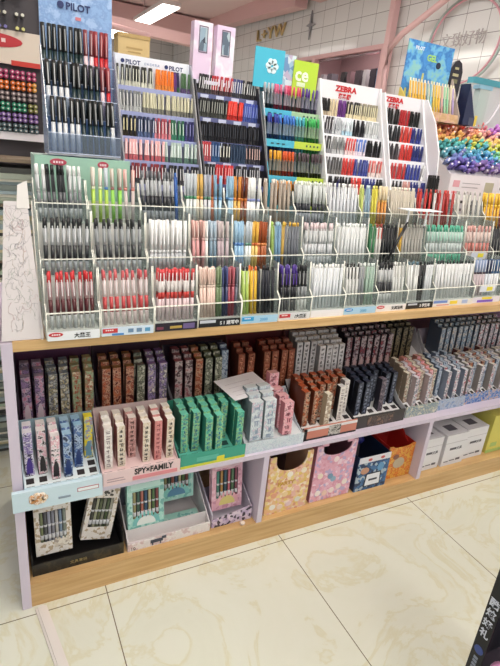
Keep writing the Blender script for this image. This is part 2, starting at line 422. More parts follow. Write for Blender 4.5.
W_, K_, G_ = '#e8e6e2', '#17181c', '#8f9296'
CLG = '~#c9cdd0'
def rep(n, kind, spec, desc): return [(kind, spec, desc)]*n
gel, capd, lin_ = 'gel_pen', 'capped_pen', 'slim_pen'
def clk(k, u='#cfd0d2', m='#4a3438', lo='#b9bcbf', c='#dfe0e2'): return z_click(k, u, m, lo, c)
TIER = [[], [], []]
# front tier
TIER[0] = [
 rep(8, gel, clk('#c3262c', '#b48e90', '#541f24', '#b6b5b5', '#e3dcdc'), 'red topped clear gel pen with dark red ink'),
 rep(8, gel, clk('#c4585c', '#dcc9c7', '#c0494b', '#cdb5b3', '#e6dede'), 'pink topped clear gel pen with red ink'),
 rep(9, capd, ([('barrel', 0, .06, .0045, .0046, '#cfb6b8'), ('ink', .06, .078, .0046, .0046, '#b83a35'), ('sleeve', .078, .108, .0047, .0047, '#e4dcd9'), ('cap', .108, .14, .0047, .0045, '#c8373a')], (.1, .13, '#e9e2e0')), 'red and white striped gel pen'),
 rep(5, capd, z_cap('#dcc0b2', '#e0c8ba', '#e8cfc2', '#d8b8a8'), 'cream pink capped pen') + rep(2, capd, z_cap('#6b7f5a', '#6b7f5a', '#7a8c66', '#8a9a78'), 'olive green capped pen') + rep(2, capd, z_cap('#30375c', '#30375c', '#3a4270', '#4c5484'), 'navy blue capped pen') + rep(2, capd, z_cap('#9a4350', '#9a4350', '#a84c58', '#b56a72'), 'dull red capped pen') + rep(1, capd, z_cap('#5c5c68', '#5c5c68', '#5c5c68', '#777782'), 'grey capped pen'),
 rep(2, gel, z_slim('#b7cf6c', '#2a2a2a', '#dfe8b8'), 'lime green pen with a black top') + rep(2, gel, z_slim('#e8b93a', '#e2703a'), 'yellow pen with an orange top') + rep(5, gel, z_slim('#26262e', '#17181c', '#3a3a44'), 'black pen'),
 rep(5, gel, z_click('#4a2f86', '#241f33', '#1b1a22', '#2e2c34', '#5a3e9a'), 'purple topped black pen') + rep(3, gel, z_click('#1c1c20', '#2a2a30', '#8d8f90', '#c7c6c2', '#a6a8a6'), 'black topped grey pen'),
 rep(9, lin_, z_slim('#dfe1e4', '#eceae6', '#f4f4f2'), 'white pen with a pale clip'),
 rep(4, lin_, z_slim('#d9d8d4', '#2b2b2b', '#222224'), 'white pen with a black clip') + rep(2, lin_, z_slim('#8d9092', '#c8cac8', '#b8bab8'), 'grey pen') + rep(3, lin_, z_slim('#9db5a4', '#dfe6e0', '#c4d2c8'), 'sage green pen'),
 rep(5, gel, z_click('#1e1f22', '#c2c3c4', '#3a3b3e', '#c4c4c2', '#d6d6d6'), 'black topped clear gel pen') + rep(4, lin_, z_slim('#dadad6', '#c9c7c2', '#b5b2ac'), 'off white pen with a grey clip'),
 rep(4, lin_, z_slim('#e0e0dd', '#56707a', '#cfcfcb'), 'white pen with a slate top') + rep(2, lin_, z_slim('#1e1e22', '#101012', '#333338'), 'black pen') + rep(3, lin_, z_slim('#d4d6d8', '#2a3234', '#e8e8e8'), 'light grey pen with a dark top'),
 rep(12, lin_, z_slim('#dddddd', '#1f2a2a', '#f0f0ee'), 'white pen with a tiny dark top'),
 rep(4, gel, z_cap('#c9b8bc', '#4b3a44', '#8fa0c0', '#dfe3ee'), 'pale blue capped pen with a dark band') + rep(2, gel, z_cap('#d8dce2', '#22304a', '#1c2c52', '#e8eaee'), 'navy and white pen') + rep(3, gel, z_cap('#e2e2e2', '#3a5f86', '#2c527c', '#f0f0f0'), 'blue capped white pen'),
 rep(9, gel, z_slim('#c9cacc', '#8a8c90', '#e8e8e8'), 'grey pen with a light clip'),
 rep(9, gel, z_slim('#9fa1a6', '#3a3c40', '#d8d8d8'), 'dark topped grey pen'),
]
TIER[1] = [
 rep(8, gel, z_click('#131417', '#b8babc', '#2d2e31', '#9a9da0', '#dedfe0'), 'black topped clear gel pen with a white clip'),
 rep(8, gel, z_click('#1a1b1e', '#9c9fa1', '#3b3d40', '#a5a8aa', '#b4b6b8'), 'black topped smoky gel pen'),
 rep(9, lin_, ([('barrel', 0, .05, .0046, .0046, '#b4b6b9'), ('grip', .05, .06, .0046, .0046, '#d5d5d5'), ('cap', .06, .14, .005, .0045, '#e6e5e3')], (.075, .12, '#f5f5f5')), 'white capped clear pen'),
 rep(3, capd, z_cap('#c98f8e', '#dcb0aa', '#d6a59c', '#e8cfc4'), 'dusty pink pen with a flower charm') + rep(1, capd, z_cap('#e6e2dc', '#e6e2dc', '#f0ede6', '#ffffff'), 'white pen with a bow charm') + rep(2, capd, z_cap('#6f8797', '#a9b9c6', '#a9bccb', '#d0dce4'), 'grey blue capped pen') + rep(3, capd, z_cap('#b5a3a8', '#b5a3a8', '#c4b4b4', '#d8ccc8'), 'mauve capped pen'),
 rep(3, gel, z_sticker('#8fb6d4', '#5a86c0', '#a9cbe2'), 'light blue pen with a blue band') + rep(2, gel, z_sticker('#dfe4e2', '#5d8a76', '#c6ced4'), 'pale grey pen with a green band') + rep(2, gel, z_sticker('#e0c070', '#d87848', '#e8b850'), 'yellow pen with an orange band') + rep(3, gel, z_sticker('#a85a2c', '#d88a50', '#a04c20'), 'brown pen with a tan band'),
 rep(1, lin_, z_slim('#93b05a', '#a9c860'), 'green pen') + rep(2, lin_, z_slim('#7fa4c0', '#a8c8d8'), 'sky blue pen') + rep(1, lin_, z_slim('#c9a24c', '#e0c050'), 'ochre pen') + rep(5, lin_, z_slim('#6e7178', '#dba93c', '#8a8d94'), 'dark grey pen with a yellow top'),
 rep(9, lin_, z_click('#d8c4c6', '#cfd0d0', '#c4c6c8', '#b0b3b5', '#e8e8e6'), 'clear pen with a pinkish top'),
 rep(9, lin_, z_slim('#d8dad9', '#eef0ec', '#f6f6f4'), 'clear white pen'),
 rep(2, lin_, z_slim('#3f7a52', '#4c8a60'), 'green pen') + rep(2, lin_, z_slim('#d8d4ce', '#a83a34', '#c04a40'), 'white pen with a red clip') + rep(5, lin_, z_slim('#1b1b1f', '#26262a', '#2d2d32'), 'black pen'),
 rep(1, lin_, z_slim('#e0b040', '#d8d4cc'), 'yellow and white pen') + rep(7, lin_, z_slim('#b9b4ac', '#c8c4bc', '#d8d4cc'), 'warm grey pen'),
 rep(12, gel, z_click('#57b294', '#c3d3cc', '#b9c2c0', '#62b898', '#a6d8c4'), 'mint green topped pen'),
 rep(7, gel, z_click('#d8a098', '#dfc6be', '#c77c72', '#e6dcd6', '#e8d8d2'), 'coral topped white pen') ,
 rep(9, gel, z_slim('#2a2a2e', '#17171a', '#44444a'), 'black pen'),
 rep(9, gel, z_slim('#a9abb0', '#44464a', '#d8d8d8'), 'silver grey pen'),
]
TIER[2] = [
 rep(2, gel, z_click('#e6e6e4', '#cfd0d0', '#8a8c8e', '#a8abac', '#ececec'), 'white topped clear pen') + rep(4, gel, z_click('#121214', '#4c4d50', '#55575a', '#9a9c9e', '#1e1e20'), 'black topped pen') + rep(3, gel, z_click('#e0e0de', '#c4c6c6', '#77797c', '#a8abac', '#ececec'), 'white topped smoky pen'),
 rep(2, capd, z_cap('#a8c84e', '#e2e6c0', '#e6d8c8', '#f2ece4'), 'lime green pen with a clear cap') + rep(1, capd, z_cap('#a8c84e', '#4a7ab8', '#c8d0d8', '#dfe6ee'), 'lime green pen with a blue printed cap') + rep(2, capd, z_cap('#8cc84e', '#a06a6a', '#c8b8a8', '#e2dcd4'), 'bright green pen with a clear cap') + rep(2, capd, z_cap('#c8b8b4', '#d88a80', '#dca8a0', '#f0dcd4'), 'peach pen with a clear cap'),
 rep(8, gel, z_click('#6a6c70', '#c8c9ca', '#2e2f32', '#8e9196', '#b8babc'), 'grey gel pen with a black grip') + rep(1, gel, z_slim('#2c5ca8', '#3a6cb8'), 'bright blue pen'),
 rep(3, capd, z_sticker('#cfd3d0', '#4a8a66', '#c6ccd0'), 'pale grey pen with a green band') + rep(2, capd, z_sticker('#d8cdb8', '#e0a050', '#d8b060'), 'straw yellow pen') + rep(2, capd, z_sticker('#c8c8cc', '#5a8a70', '#b0b4c0'), 'grey lilac pen with a green band') + rep(1, capd, z_sticker('#a05a34', '#b87848', '#9a4c28'), 'rust brown pen') + rep(2, capd, z_sticker('#a8c4d4', '#6a9ac8', '#8ab4d0'), 'light blue pen'),
 rep(2, capd, z_sticker('#a8c4d4', '#6a9ac8', '#9ac0d8'), 'pale blue pen') + rep(2, capd, z_sticker('#d8a850', '#c87838', '#d89040'), 'orange yellow pen') + rep(2, capd, z_sticker('#8c4c2c', '#c87838', '#7a3c20'), 'chestnut brown pen') + rep(4, capd, z_sticker('#dcdcdc', '#8a94c0', '#ecece8'), 'white capped pen with a lilac band'),
 rep(6, lin_, z_slim('#a8998a', '#d8d0c4', '#c4b8aa'), 'taupe pen'),
 rep(9, lin_, ([('barrel', 0, .04, .0046, .0046, '#8c8f96'), ('grip', .04, .07, .0046, .0046, '#34363c'), ('upper_barrel', .07, .128, .0047, .0047, '#cfd2cf'), ('knock', .128, .14, .003, .003, '#e4e8d8')], (.09, .128, '#e0e4e0')), 'clear pen with a dark grip'),
 rep(8, lin_, z_slim('#d6d8dc', '#ecece8', '#f4f4f2'), 'white clear pen'),
 rep(1, capd, z_slim('#c4cf70', '#e0e4a8'), 'yellow green pen') + rep(2, capd, z_slim('#8fa8b8', '#c8d8e0'), 'grey blue pen') + rep(2, capd, z_slim('#d8cc4c', '#e8e070'), 'yellow pen') + rep(3, capd, z_cap('#cf8a3c', '#e0b060', '#e6d4b0', '#e8dcc0'), 'orange pen with a cream cap'),
 rep(10, lin_, z_slim('#c9bfae', '#e9e2d2', '#d8cfbe'), 'beige slim pen with a cream tip'),
 rep(3, gel, z_slim('#b82c28', '#d06050', '#c84038'), 'red pen') + rep(1, gel, z_slim('#d8d4d0', '#c84038'), 'white pen with a red top') + rep(4, gel, z_slim('#a82824', '#c84038', '#b83430'), 'deep red pen'),
 rep(5, gel, z_slim('#c8c4bc', '#a8a49c', '#d8d4cc'), 'light beige pen'),
 rep(5, gel, z_mark('#e0a828', '#e8b838', '#f0c040'), 'golden yellow pen') + rep(3, gel, z_slim('#a83830', '#c04840'), 'dark red pen'),
 rep(8, gel, z_slim('#6c6e74', '#8a8c90', '#a4a6aa'), 'grey pen'),
]
TN = ['front tier', 'middle tier', 'upper tier']
stands = [stand(i, XB[i], XB[i+1]) for i in range(14)]
for k in range(3):
    for i in range(14):
        x0, x1 = XB[i], XB[i+1]; pl = TIER[k][i]; n = len(pl); yb = y0(x0) + k*STEP; zb = FLOOR_Z[k]
        sc = 1
        lean = R_(-8); sx = random.uniform(-1.6, 1.6)
        wi = x1-x0-.018
        for j, (kind, spec, desc) in enumerate(pl):
            x = x0+.009 + wi*(j+.5)/n
            # the back rank of the same cup
            lab = '%s, %s, %s cup' % (desc, TN[k], ORD[i])
            pen(kind, spec, (x + random.uniform(-.0004,.0004), yb+.012, zb+.0015), (lean + R_(random.uniform(-.8,.8)), R_(sx+random.uniform(-.7,.7)), R_(random.uniform(-12,12))), lab, '%s, %s, %s cup' % (desc, TN[k], ORD[i]), True, scale=.94)
            if k < 3 and j % 2 == 0 and j+1 < n:
                pen(kind, spec, (x+.001, yb+.025, zb+.0015), (lean, R_(sx), 0), lab, '%s, %s, %s cup' % (desc, TN[k], ORD[i]), False, scale=.94)
# price cards
def cd(i, *a, **k): card(stands[i], XB[i+1]-XB[i]-.002, *a, **k)
cd(0, '#e9ecee', ('#c02a30', True), words='大黑王')
cd(1, '#d3e2ee', ('#c8343a', False), patches=[(.5,.6,.006,.016,'#6c8aa8'),(.66,.76,.006,.016,'#6c8aa8'),(.82,.92,.006,.016,'#5a9ac0'),(.2,.42,.001,.006,'#4a8ac8')])
cd(2, '#1e1a26', patches=[(.35,.62,.006,.013,'#b89a4a'),(.65,.92,.004,.018,'#6c5c8a'),(.05,.2,.005,.012,'#7a3c50')])
cd(3, '#16171b', patches=[(.04,.4,.012,.02,'#c8ccd4')], words='S 1 速写中', wcol='#e6e6e6')
cd(4, '#a9cfe6', ('#2f9ad0', False), words='2000', wcol='#6aa8d0')
cd(5, '#dddddd', ('#c02a30', False), words='/大黑王')
cd(6, '#ebe9ea')
cd(7, '#a8cfe8', ('#2f8ad0', True), words='2000', wcol='#6aa8d0')
cd(8, '#ece8e6', ('#c8343a', True), words='文具精选')
cd(9, '#18181b', patches=[(.08,.4,.013,.019,'#c8ccd4')], words='5 学生笔', wcol='#e6e6e6')
cd(10, '#e4e2de', patches=[(.02,.35,.012,.021,'#6f8fd0'),(.42,.6,.006,.018,'#e8cf3a'),(.72,.86,.006,.019,'#a9bce0'),(.1,.4,.003,.007,'#d8988a')])
cd(11, '#e2e0ea', patches=[(.35,.7,.0125,.0213,'#e8d83a'),(.2,.75,.002,.011,'#7a58c8')])
cd(12, '#b8babd')
cd(13, '#a8aab0')
for i in (11,):
    MB().box((.03,-.0055,LIP_Z[0]-.811-.024), (.11,-.0036,LIP_Z[0]-.811-.002)).box((.065,-.006,LIP_Z[0]-.811-.02), (.095,-.0055,LIP_Z[0]-.811-.005), mi=1).build('price_card', [mat('#dfe2ea',.4), mat('#e8d83a',.4)], stands[i])
    MB().box((.03,STEP-.0055,LIP_Z[1]-.811-.026), (.11,STEP-.0036,LIP_Z[1]-.811-.002)).box((.065,STEP-.006,LIP_Z[1]-.811-.02), (.095,STEP-.0055,LIP_Z[1]-.811-.005), mi=1).build('price_card', [mat('#cfd2da',.4), mat('#e8d83a',.4)], stands[i])
# green board behind the two left cups
gb = thing('brand_board', 'sea green header board with pink ovals behind the two leftmost cups', 'board', (.11,.245,.811))
MB().box((0,0,0), (.235,.008,.392)).build('panel', mat('#9fc7b3', .5), gb)
for px, w_ in ((.055,.02),(.165,.014)):
    pl = [(px+w_*math.cos(2*math.pi*k/16), .378+.0085*math.sin(2*math.pi*k/16)) for k in range(16)]
    q = MB().prism(pl, .002, 'y', lo=-.002).build('logo', mat('#b8475a', .4), gb)
    d = MB(); [d.box((px-w_*.6+j*w_*.32, -.0028, .3755), (px-w_*.6+j*w_*.32+w_*.2, -.002, .3805)) for j in range(4)]; d.build('logo_mark', mat('#f0dfe2', .4), q)
MB().box((0,.008,0), (.235,.12,.39)).build('stand', mat('#b8cfc4', .5), gb)

# ------------------------------------------------------------------ displays behind the stands
def display(name, label, X0, X1, rows, ztop, yb, cols, side=.004, lip=.014, zbase=.811, sidecol=None):
    """rows: (y, z of the pen tops) from the lowest up; pens stand in deep pockets"""
    r = thing(name, label, 'display', (X0, rows[0][0], zbase)); y_ = rows[0][0]; w_ = X1-X0
    P = [(y-y_, z-zbase) for y, z in rows]; H = ztop-zbase; B = yb-y_
    MB().prism([(B-.005, 0), (B, 0), (B, H), (B-.005, H)], w_, 'x').build('back_panel', mat(cols[0], .45), r)
    sm = sidecol if sidecol is not None else mat(cols[1], .4)
    for xx in (0, w_-side):
        MB().prism([(-.004, 0), (-.004, P[0][1]-.03), (P[-1][0]-.004, P[-1][1]-.02), (B-.012, H), (B-.0051, H), (B-.0051, 0)], side, 'x', lo=xx).build('side_panel', sm, r)
    for y, z in P:
        s_ = MB().box((side, y-.002, z-.118), (w_-side, y, z-.056)).box((side, y, z-.118), (w_-side, y+.022, z-.116)).box((side, y-.0045, z-.056-lip), (w_-side, y, z-.054), mi=1).build('pocket', [mat(cols[3] if len(cols) > 3 else cols[0], .5), mat(cols[2], .35)], r)
    return r
def fill(segs, X0, X1, y, z, kindname, where, tot=None, full=False, lean=-7, tilt=0, cat='pen', sc=.88, jit=1.):
    n = sum(s[0] for s in segs); j = 0
    for cnt_, spec, desc in segs:
        for q in range(cnt_):
            x = X0 + (X1-X0)*(j+.5)/n; j += 1
            if spec is None: continue
            lab = desc + ' ' + where
            pen(kindname, spec, (x, y+.0065, z-.13*sc if not full else z), (R_(lean+random.uniform(-1,1)*jit), R_(tilt+random.uniform(-1,1)*jit), R_(random.uniform(-15,15))), lab, lab, full, cat, scale=sc)
RN = ['bottom row', 'second row up', 'third row up', 'fourth row up', 'top row']
# D1: blue headed stand of roller pens, clear
d1 = thing('roller_pen_stand', 'clear stand of black and red capped rollers under a tall blue header', 'display', (.145,.25,1.206))
MB().box((0,.1,0), (.175,.104,.42)).build('header', art('blue_speckled_card', ['#7d9cc8','#86a6d0','#7594c2','#9ab4d8'], 40, 'noise'), d1)
text('lettering', 'PILOT', mat('#1d2a5c', .4), .022, d1, (.062,.0985,.338), bold=.0006)
q = []
MB().lathe([(.008,0),(.008,.002)], 12, M=Matrix.Translation((.05,.099,.346)) @ Matrix.Rotation(math.pi/2,4,'X')).build('logo', mat('#1d2a5c', .4), d1)
MB().box((.085,.0985,.318), (.098,.1,.325)).build('red_mark', mat('#c07078', .4), d1)
for y, z in ((0,.014),(.04,.098),(.08,.18)):
    s_ = MB().box((0,y-.003,z-.008), (.175,y-.001,z+.038)).box((0,y-.001,z-.004), (.175,.1,z-.002)).build('clear_shelf', clear('#e6ecf6', .16), d1)
    MB().box((0,y-.004,z+.037), (.175,y-.0005,z+.039)).box((0,y-.004,z-.009), (.175,y-.0005,z-.007)).build('edge_trim', mat('#c9d2e6', .25), s_)
MB().box((0,-.004,0), (.175,.1,.004)).build('foot_tray', clear('#d8e0f4', .2, frost=.3), d1)
for xx in (-.002, .1755): MB().prism([(-.004,0),(-.004,.06),(.08,.25),(.1,.25),(.1,0)], .0016, 'x', lo=xx).build('side_panel', clear('#dfe4f4', .14, frost=.25), d1)
BK = z_cap('#222427', '#3a3c3e', '#1b1c1e', '#8e9092', .13)
BW = ([('barrel', 0, .07, .0054, .0054, '#c8cacc'), ('cap', .07, .13, .0058, .0054, '#2a2827')], (.074, .122, '#b4b6b6'))
BG = ([('barrel', 0, .07, .0054, .0054, '#1d2f2f'), ('cap', .07, .13, .0058, .0054, '#232322')], (.074, .122, '#9a9c9c'))
RW = ([('barrel', 0, .07, .0054, .0054, '#d9c0c4'), ('cap', .07, .13, .0058, .0054, '#7d3b40')], (.074, .122, '#b89a9a'))
RR = ([('barrel', 0, .07, .0054, .0054, '#b8262c'), ('cap', .07, .13, .0058, .0054, '#8a3236')], (.074, .122, '#c08a8a'))
fill([(5,BW,'black capped roller pen with a white barrel'),(5,BG,'black capped roller pen with a dark barrel'),(1,BW,'lone white barrelled roller pen')], .152,.314, .253,1.213, 'roller_pen', 'bottom row of blue headed stand', full=True, lean=-7, sc=.99, jit=.25)
fill([(4,BW,'black capped roller pen with a white barrel'),(5,BG,'black capped roller pen with a dark barrel'),(1,RW,'dark red capped roller pen with a white barrel'),(1,RR,'red roller pen')], .149,.31, .293,1.296, 'roller_pen', 'middle row of blue headed stand', full=True, lean=-7, sc=.99, jit=.25)
fill([(8,BG,'black capped roller pen with a dark barrel'),(2,RW,'dark red capped roller pen with a white barrel'),(3,RR,'red roller pen')], .147,.31, .333,1.378, 'roller_pen', 'top row of blue headed stand', full=True, lean=-4, sc=.99, jit=.25)

# D2: white headed display
ROWZ = [(.26,1.20),(.29,1.26),(.32,1.32),(.35,1.384),(.38,1.449)]
d2 = display('pen_display', 'white headed five row pen display with two navy brand names', .335, .56, ROWZ, 1.475, .415, ['#e4e6ee','#c9cfdc','#9aa0c8','#6a6c84'], sidecol=clear('#e4e8f4', .14, frost=.3))
for xx, s_ in ((.014,.0155),(.138,.0155)):
    text('lettering', 'PILOT', mat('#1f2d63', .4), s_, d2, (xx+.017,.1345,.64), bold=.0005)
    MB().lathe([(.0055,0),(.0055,.0015)], 10, M=Matrix.Translation((xx+.009,.1345,.646)) @ Matrix.Rotation(math.pi/2,4,'X')).build('logo', mat('#1f2d63', .4), d2)
text('lettering', '日本百年笔具', mat('#4a6aa0', .4), .0075, d2, (.083,.1345,.643))
def sm_(body, top, clip=None, band=None): return ([('barrel', 0, .085, .0052, .0052, body), ('cap', .085, .13, .0052, .0046, top)], (.085, .12, clip or top))
fill([(11,sm_('#b9b9ab','#2d2d2a','#d8d8c8'),'pale grey pen with a dark cap'),(6,sm_('#c87a3a','#e0782c'),'orange pen'),(1,sm_('#5a3a6a','#6a4280'),'purple pen'),(1,sm_('#2f5a3c','#3a3458'),'green pen'),(3,sm_('#5a4a70','#4a6a48'),'violet pen')], .343,.556, *ROWZ[4], 'ballpoint_pen', 'on top row, white headed display')
fill([(7,sm_('#a6a8a8','#77797a','#dcdcd8'),'grey pen'),(16,sm_('#6c6c64','#b8b49a','#d8d4b8'),'olive grey pen')], .343,.556, *ROWZ[3], 'ballpoint_pen', 'on fourth row up, white headed display')
fill([(4,sm_('#2a2620','#18181a','#ece0b0'),'black pen with a cream clip'),(5,sm_('#4b5a7c','#2a3450','#c8ccd8'),'slate blue pen'),(5,sm_('#c4767e','#a04450','#e8dcdc'),'rose pen'),(4,sm_('#35705a','#285c44','#c8e0d0'),'green pen'),(3,sm_('#3a3a6c','#2c2c58','#8a8ab8'),'indigo pen')], .343,.556, *ROWZ[2], 'ballpoint_pen', 'on third row up, white headed display')
fill([(11,sm_('#a4555c','#d8a8a8','#f0e4e4'),'wine red pen with a white clip'),(9,sm_('#4f6a60','#a8b8b0','#e8f0ec'),'dark green pen with a white clip')], .343,.556, *ROWZ[1], 'ballpoint_pen', 'on second row up, white headed display')
fill([(10,sm_('#38383c','#7a2c34','#d8d8d8'),'dark red pen with a white dot'),(10,sm_('#38383c','#1e1e20','#d8d8d8'),'black pen with a white dot')], .343,.556, *ROWZ[0], 'ballpoint_pen', 'on bottom row, white headed display')
# D3: dark display
ROW3 = [(.26,1.212),(.29,1.272),(.32,1.327),(.35,1.392),(.38,1.457)]
d3 = display('pen_display', 'black bodied five row display of dark and red pens', .563, .775, ROW3, 1.44, .415, ['#3a3840','#2c2c34','#5c608a','#1c1c24'])
bl = lambda a, b, c='#cfcfcf': sm_(a, b, c)
fill([(6,bl('#3c3a3a','#1c1c1e'),'black pen'),(8,bl('#4a3a3c','#a82830'),'red topped black pen'),(5,bl('#35363c','#30386c'),'blue topped black pen'),(6,bl('#2c2c2e','#18181a'),'black pen at the right end')], .573,.77, *ROW3[4], 'ballpoint_pen', 'on top row, black display', tilt=4)
fill([(12,bl('#3a3c38','#1b1c1c','#9a9c94'),'black gripped pen'),(7,bl('#a02c28','#d83a30','#e06058'),'bright red pen'),(7,bl('#3a4a86','#4050a0','#8a98d0'),'cobalt blue pen')], .569,.769, *ROW3[3], 'ballpoint_pen', 'on fourth row up, black display', tilt=4)
fill([(26,bl('#1c1d22','#141518','#3a3c44'),'plain black pen')], .565,.768, *ROW3[2], 'ballpoint_pen', 'on third row up, black display')
fill([(5,bl('#a05058','#a83c44','#e8dcd8'),'dull red pen'),(3,bl('#2c4c74','#24406a','#b8c8e0'),'blue pen'),(4,bl('#2a2a2e','#1c1c20','#e8e8d8'),'black pen with a cream clip'),(6,bl('#2c3c50','#24344c','#3c4c60'),'dark slate pen'),(6,bl('#2c2c34','#1c1c24','#d8b8b0'),'black pen with a pink clip')], .557,.766, *ROW3[1], 'ballpoint_pen', 'on second row up, black display')
fill([(5,bl('#3c3c40','#28282c','#c8c8c8'),'black pen'),(7,bl('#8c3034','#b83034','#e0a8a8'),'red topped pen'),(10,bl('#6c7078','#28282c','#c8c8cc'),'grey pen')], .559,.757, *ROW3[0], 'ballpoint_pen', 'on bottom row, black display')
for k, (y, z) in enumerate(ROW3[1:]):
    d = MB(); [d.box((.02+j*.05, y-.26-.0055, z-.811-.068), (.045+j*.05, y-.26-.0045, z-.811-.056)) for j in range(4)]; d.build('shelf_label', mat('#c2c6dc', .4), d3)
# two tall pale boxes on top of it
for lab, xx in (('tall pale pink carton with a window, left of the pair', .563), ('tall pale pink carton with a window, right of the pair', .634)):
    r = thing('tall_carton', lab, 'carton', (xx,.40,1.44), group=None)
    MB().box((0,0,0), (.057,.03,.15)).build('carton', art('pale_pink_card', ['#e9e0ea','#e2cfe0','#ece6ee','#dcc4dc'], 10, 'noise'), r)
    wn = MB().box((.017,-.001,.075), (.04,.0,.135)).build('window', art('pen_window', ['#5a6878','#8fa4b4','#3c4654','#a8b8c0'], 90, 'vor', stretch=(1,1,.4)), r)
    MB().box((.015,-.0015,.073),(.017,0,.137)).box((.04,-.0015,.073),(.042,0,.137)).box((.015,-.0015,.071),(.042,0,.073)).box((.015,-.0015,.137),(.042,0,.139)).build('frame', mat('#5c4a5c', .4), wn)
o = MB().box((.563,.395,1.43), (.7,.44,1.44)).build('shelf_plate', mat('#d4cfe0', .4)); o.parent = d3; o.location = (-.563,-.26,-.811)
# kraft box on top behind D2
r = thing('kraft_box', 'brown kraft box standing behind the white headed display', 'box', (.392,.6,.0))
MB().box((0,0,1.36), (.098,.06,1.555)).build('carton', mat('#cdb27c', .6), r)
MB().box((.025,-.001,1.515), (.075,0,1.52)).box((.03,-.001,1.505),(.07,0,1.509)).box((-.001,-.002,1.545),(.099,.062,1.556)).build('print_mark', mat('#b3965f', .6), r)
b = MB(); b.box((.0,0,0), (.09,.06,1.36)); b.build('pedestal', mat('#c8b0aa', .6), r)

# D4: cyan and lime display
ROW4 = [(.24,1.18),(.28,1.266),(.32,1.372),(.36,1.46)]
d4 = thing('marker_display', 'cyan and lime green four row display with a pale flower header', 'display', (.783,.24,.811))
CY, LM = mat('#52b4cf', .4), mat('#bcd24a', .4)
for k, (y, z) in enumerate(ROW4):
    yl = y-.24; zl = z-.811-.078
    MB().box((.0,yl-.003,zl-.018), (.105,yl,zl+.004)).box((0,yl,zl-.002),(.105,yl+.05,zl)).build('shelf', CY if k else mat('#6cc0cc', .4), d4)
    MB().box((.105,yl-.003,zl-.018), (.21,yl,zl+.004)).box((.105,yl,zl-.002),(.21,yl+.05,zl)).build('shelf', LM if k < 3 else mat('#a9c8a0', .4), d4)
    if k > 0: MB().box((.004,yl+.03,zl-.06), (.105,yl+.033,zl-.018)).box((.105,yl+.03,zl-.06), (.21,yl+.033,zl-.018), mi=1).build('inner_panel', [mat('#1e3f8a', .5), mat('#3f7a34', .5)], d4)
    d = MB(); [d.box((.15+j*.014, yl-.004, zl-.01), (.155+j*.014, yl-.003, zl-.004)) for j in range(4)]; [d.box((.02+j*.02, yl-.004, zl-.01), (.03+j*.02, yl-.003, zl-.006)) for j in range(3)]; d.build('label_mark', mat('#2c4a4c', .4), d4)
MB().prism([(-.003,0),(-.003,.28),(.12,.62),(.15,.62),(.15,0)], .004, 'x', lo=-.004).build('side_panel', clear('#bfe0ea', .12, frost=.25), d4)
MB().prism([(-.003,.16),(-.003,.33),(.04,.42),(.15,.42),(.15,.16)], .002, 'x', lo=-.0065).build('side_panel', CY, d4)
MB().prism([(-.003,0),(-.003,.28),(.12,.62),(.15,.62),(.15,0)], .003, 'x', lo=.21).build('side_panel', clear('#e0ead0', .1, frost=.3), d4)
MB().box((0,.15,0), (.21,.154,.64)).build('back_panel', mat('#3c6a78', .4), d4)
hd = MB().box((-.03,.14,.633), (.072,.144,.742), 0).build('cyan_header', mat('#45b3cd', .4), d4)
fl = MB()
for k in range(6):
    a = k*math.pi/3; fl.lathe([(.0095,0),(.0095,.002)], 10, M=Matrix.Translation((.03+.013*math.cos(a),.1385,.695+.013*math.sin(a))) @ Matrix.Rotation(-math.pi/2,4,'X'))
fl.build('flower_logo', mat('#d8eef2', .4), hd)
MB().box((.072,.142,.63), (.115,.146,.735)).build('middle_header', art('figure_card', ['#9ab8cc','#c8d4dc','#6a8cb4','#b4a8c0'], 70, 'vor'), d4)
hg = MB().box((.108,.138,.615), (.198,.142,.725)).build('lime_header', mat('#b4d23c', .4), d4)
text('lettering', 'ce', mat('#eef4dc', .4), .055, hg, (.113,.1365,.668), bold=.0014)
text('lettering', 'IIIIIIII', mat('#eef4dc', .4), .016, hg, (.122,.1365,.652), bold=.0006)
def mk(body, tip, cap): return ([('barrel', 0, .06, .0054, .0054, tip), ('sleeve', .06, .1, .0056, .0056, body), ('cap', .1, .13, .0057, .005, cap)], (.095, .125, cap))
Q = [
 [(3,mk('#c8c4c8','#3a3034','#b8b8bc'),'clear marker pen with a dark tip'),(4,mk('#d8c0c8','#a03040','#d86a8a'),'clear marker pen with a pink cap'),(5,mk('#c8b4bc','#6a3440','#d04c6c'),'clear marker pen with a crimson cap'),(5,mk('#b8aec8','#4a3460','#5a3c8c'),'clear marker pen with a violet cap')],
 [(4,mk('#b0b8d0','#2c3460','#3a48a0'),'clear marker pen with a navy cap'),(5,mk('#b8c8dc','#3c6090','#4a80d0'),'clear marker pen with a sky blue cap'),(3,mk('#b8d8d8','#50a0a8','#58b8c8'),'clear marker pen with a turquoise cap'),(5,mk('#c0dcc0','#3a8050','#48b060'),'clear marker pen with a green cap')],
 [(4,mk('#d8c8b8','#d06a30','#e8a830'),'clear marker pen with a yellow cap'),(4,mk('#d8b8a8','#c83c28','#e06030'),'clear marker pen with an orange red cap'),(9,mk('#b4b4b8','#2c2c30','#5a4a50'),'clear marker pen with a dark cap')],
 [(7,mk('#c87a3a','#a04c20','#d89040'),'orange marker pen'),(9,mk('#b8bcb8','#3c3c40','#d8dcd8'),'pale marker pen with a dark tip')]]
for k in range(4): fill(Q[3-k], .79,.988, *ROW4[k], 'marker_pen', 'on %s, cyan and lime display' % ['bottom row','second row up','third row up','top row'][k], cat='marker', sc=.6 + .25)

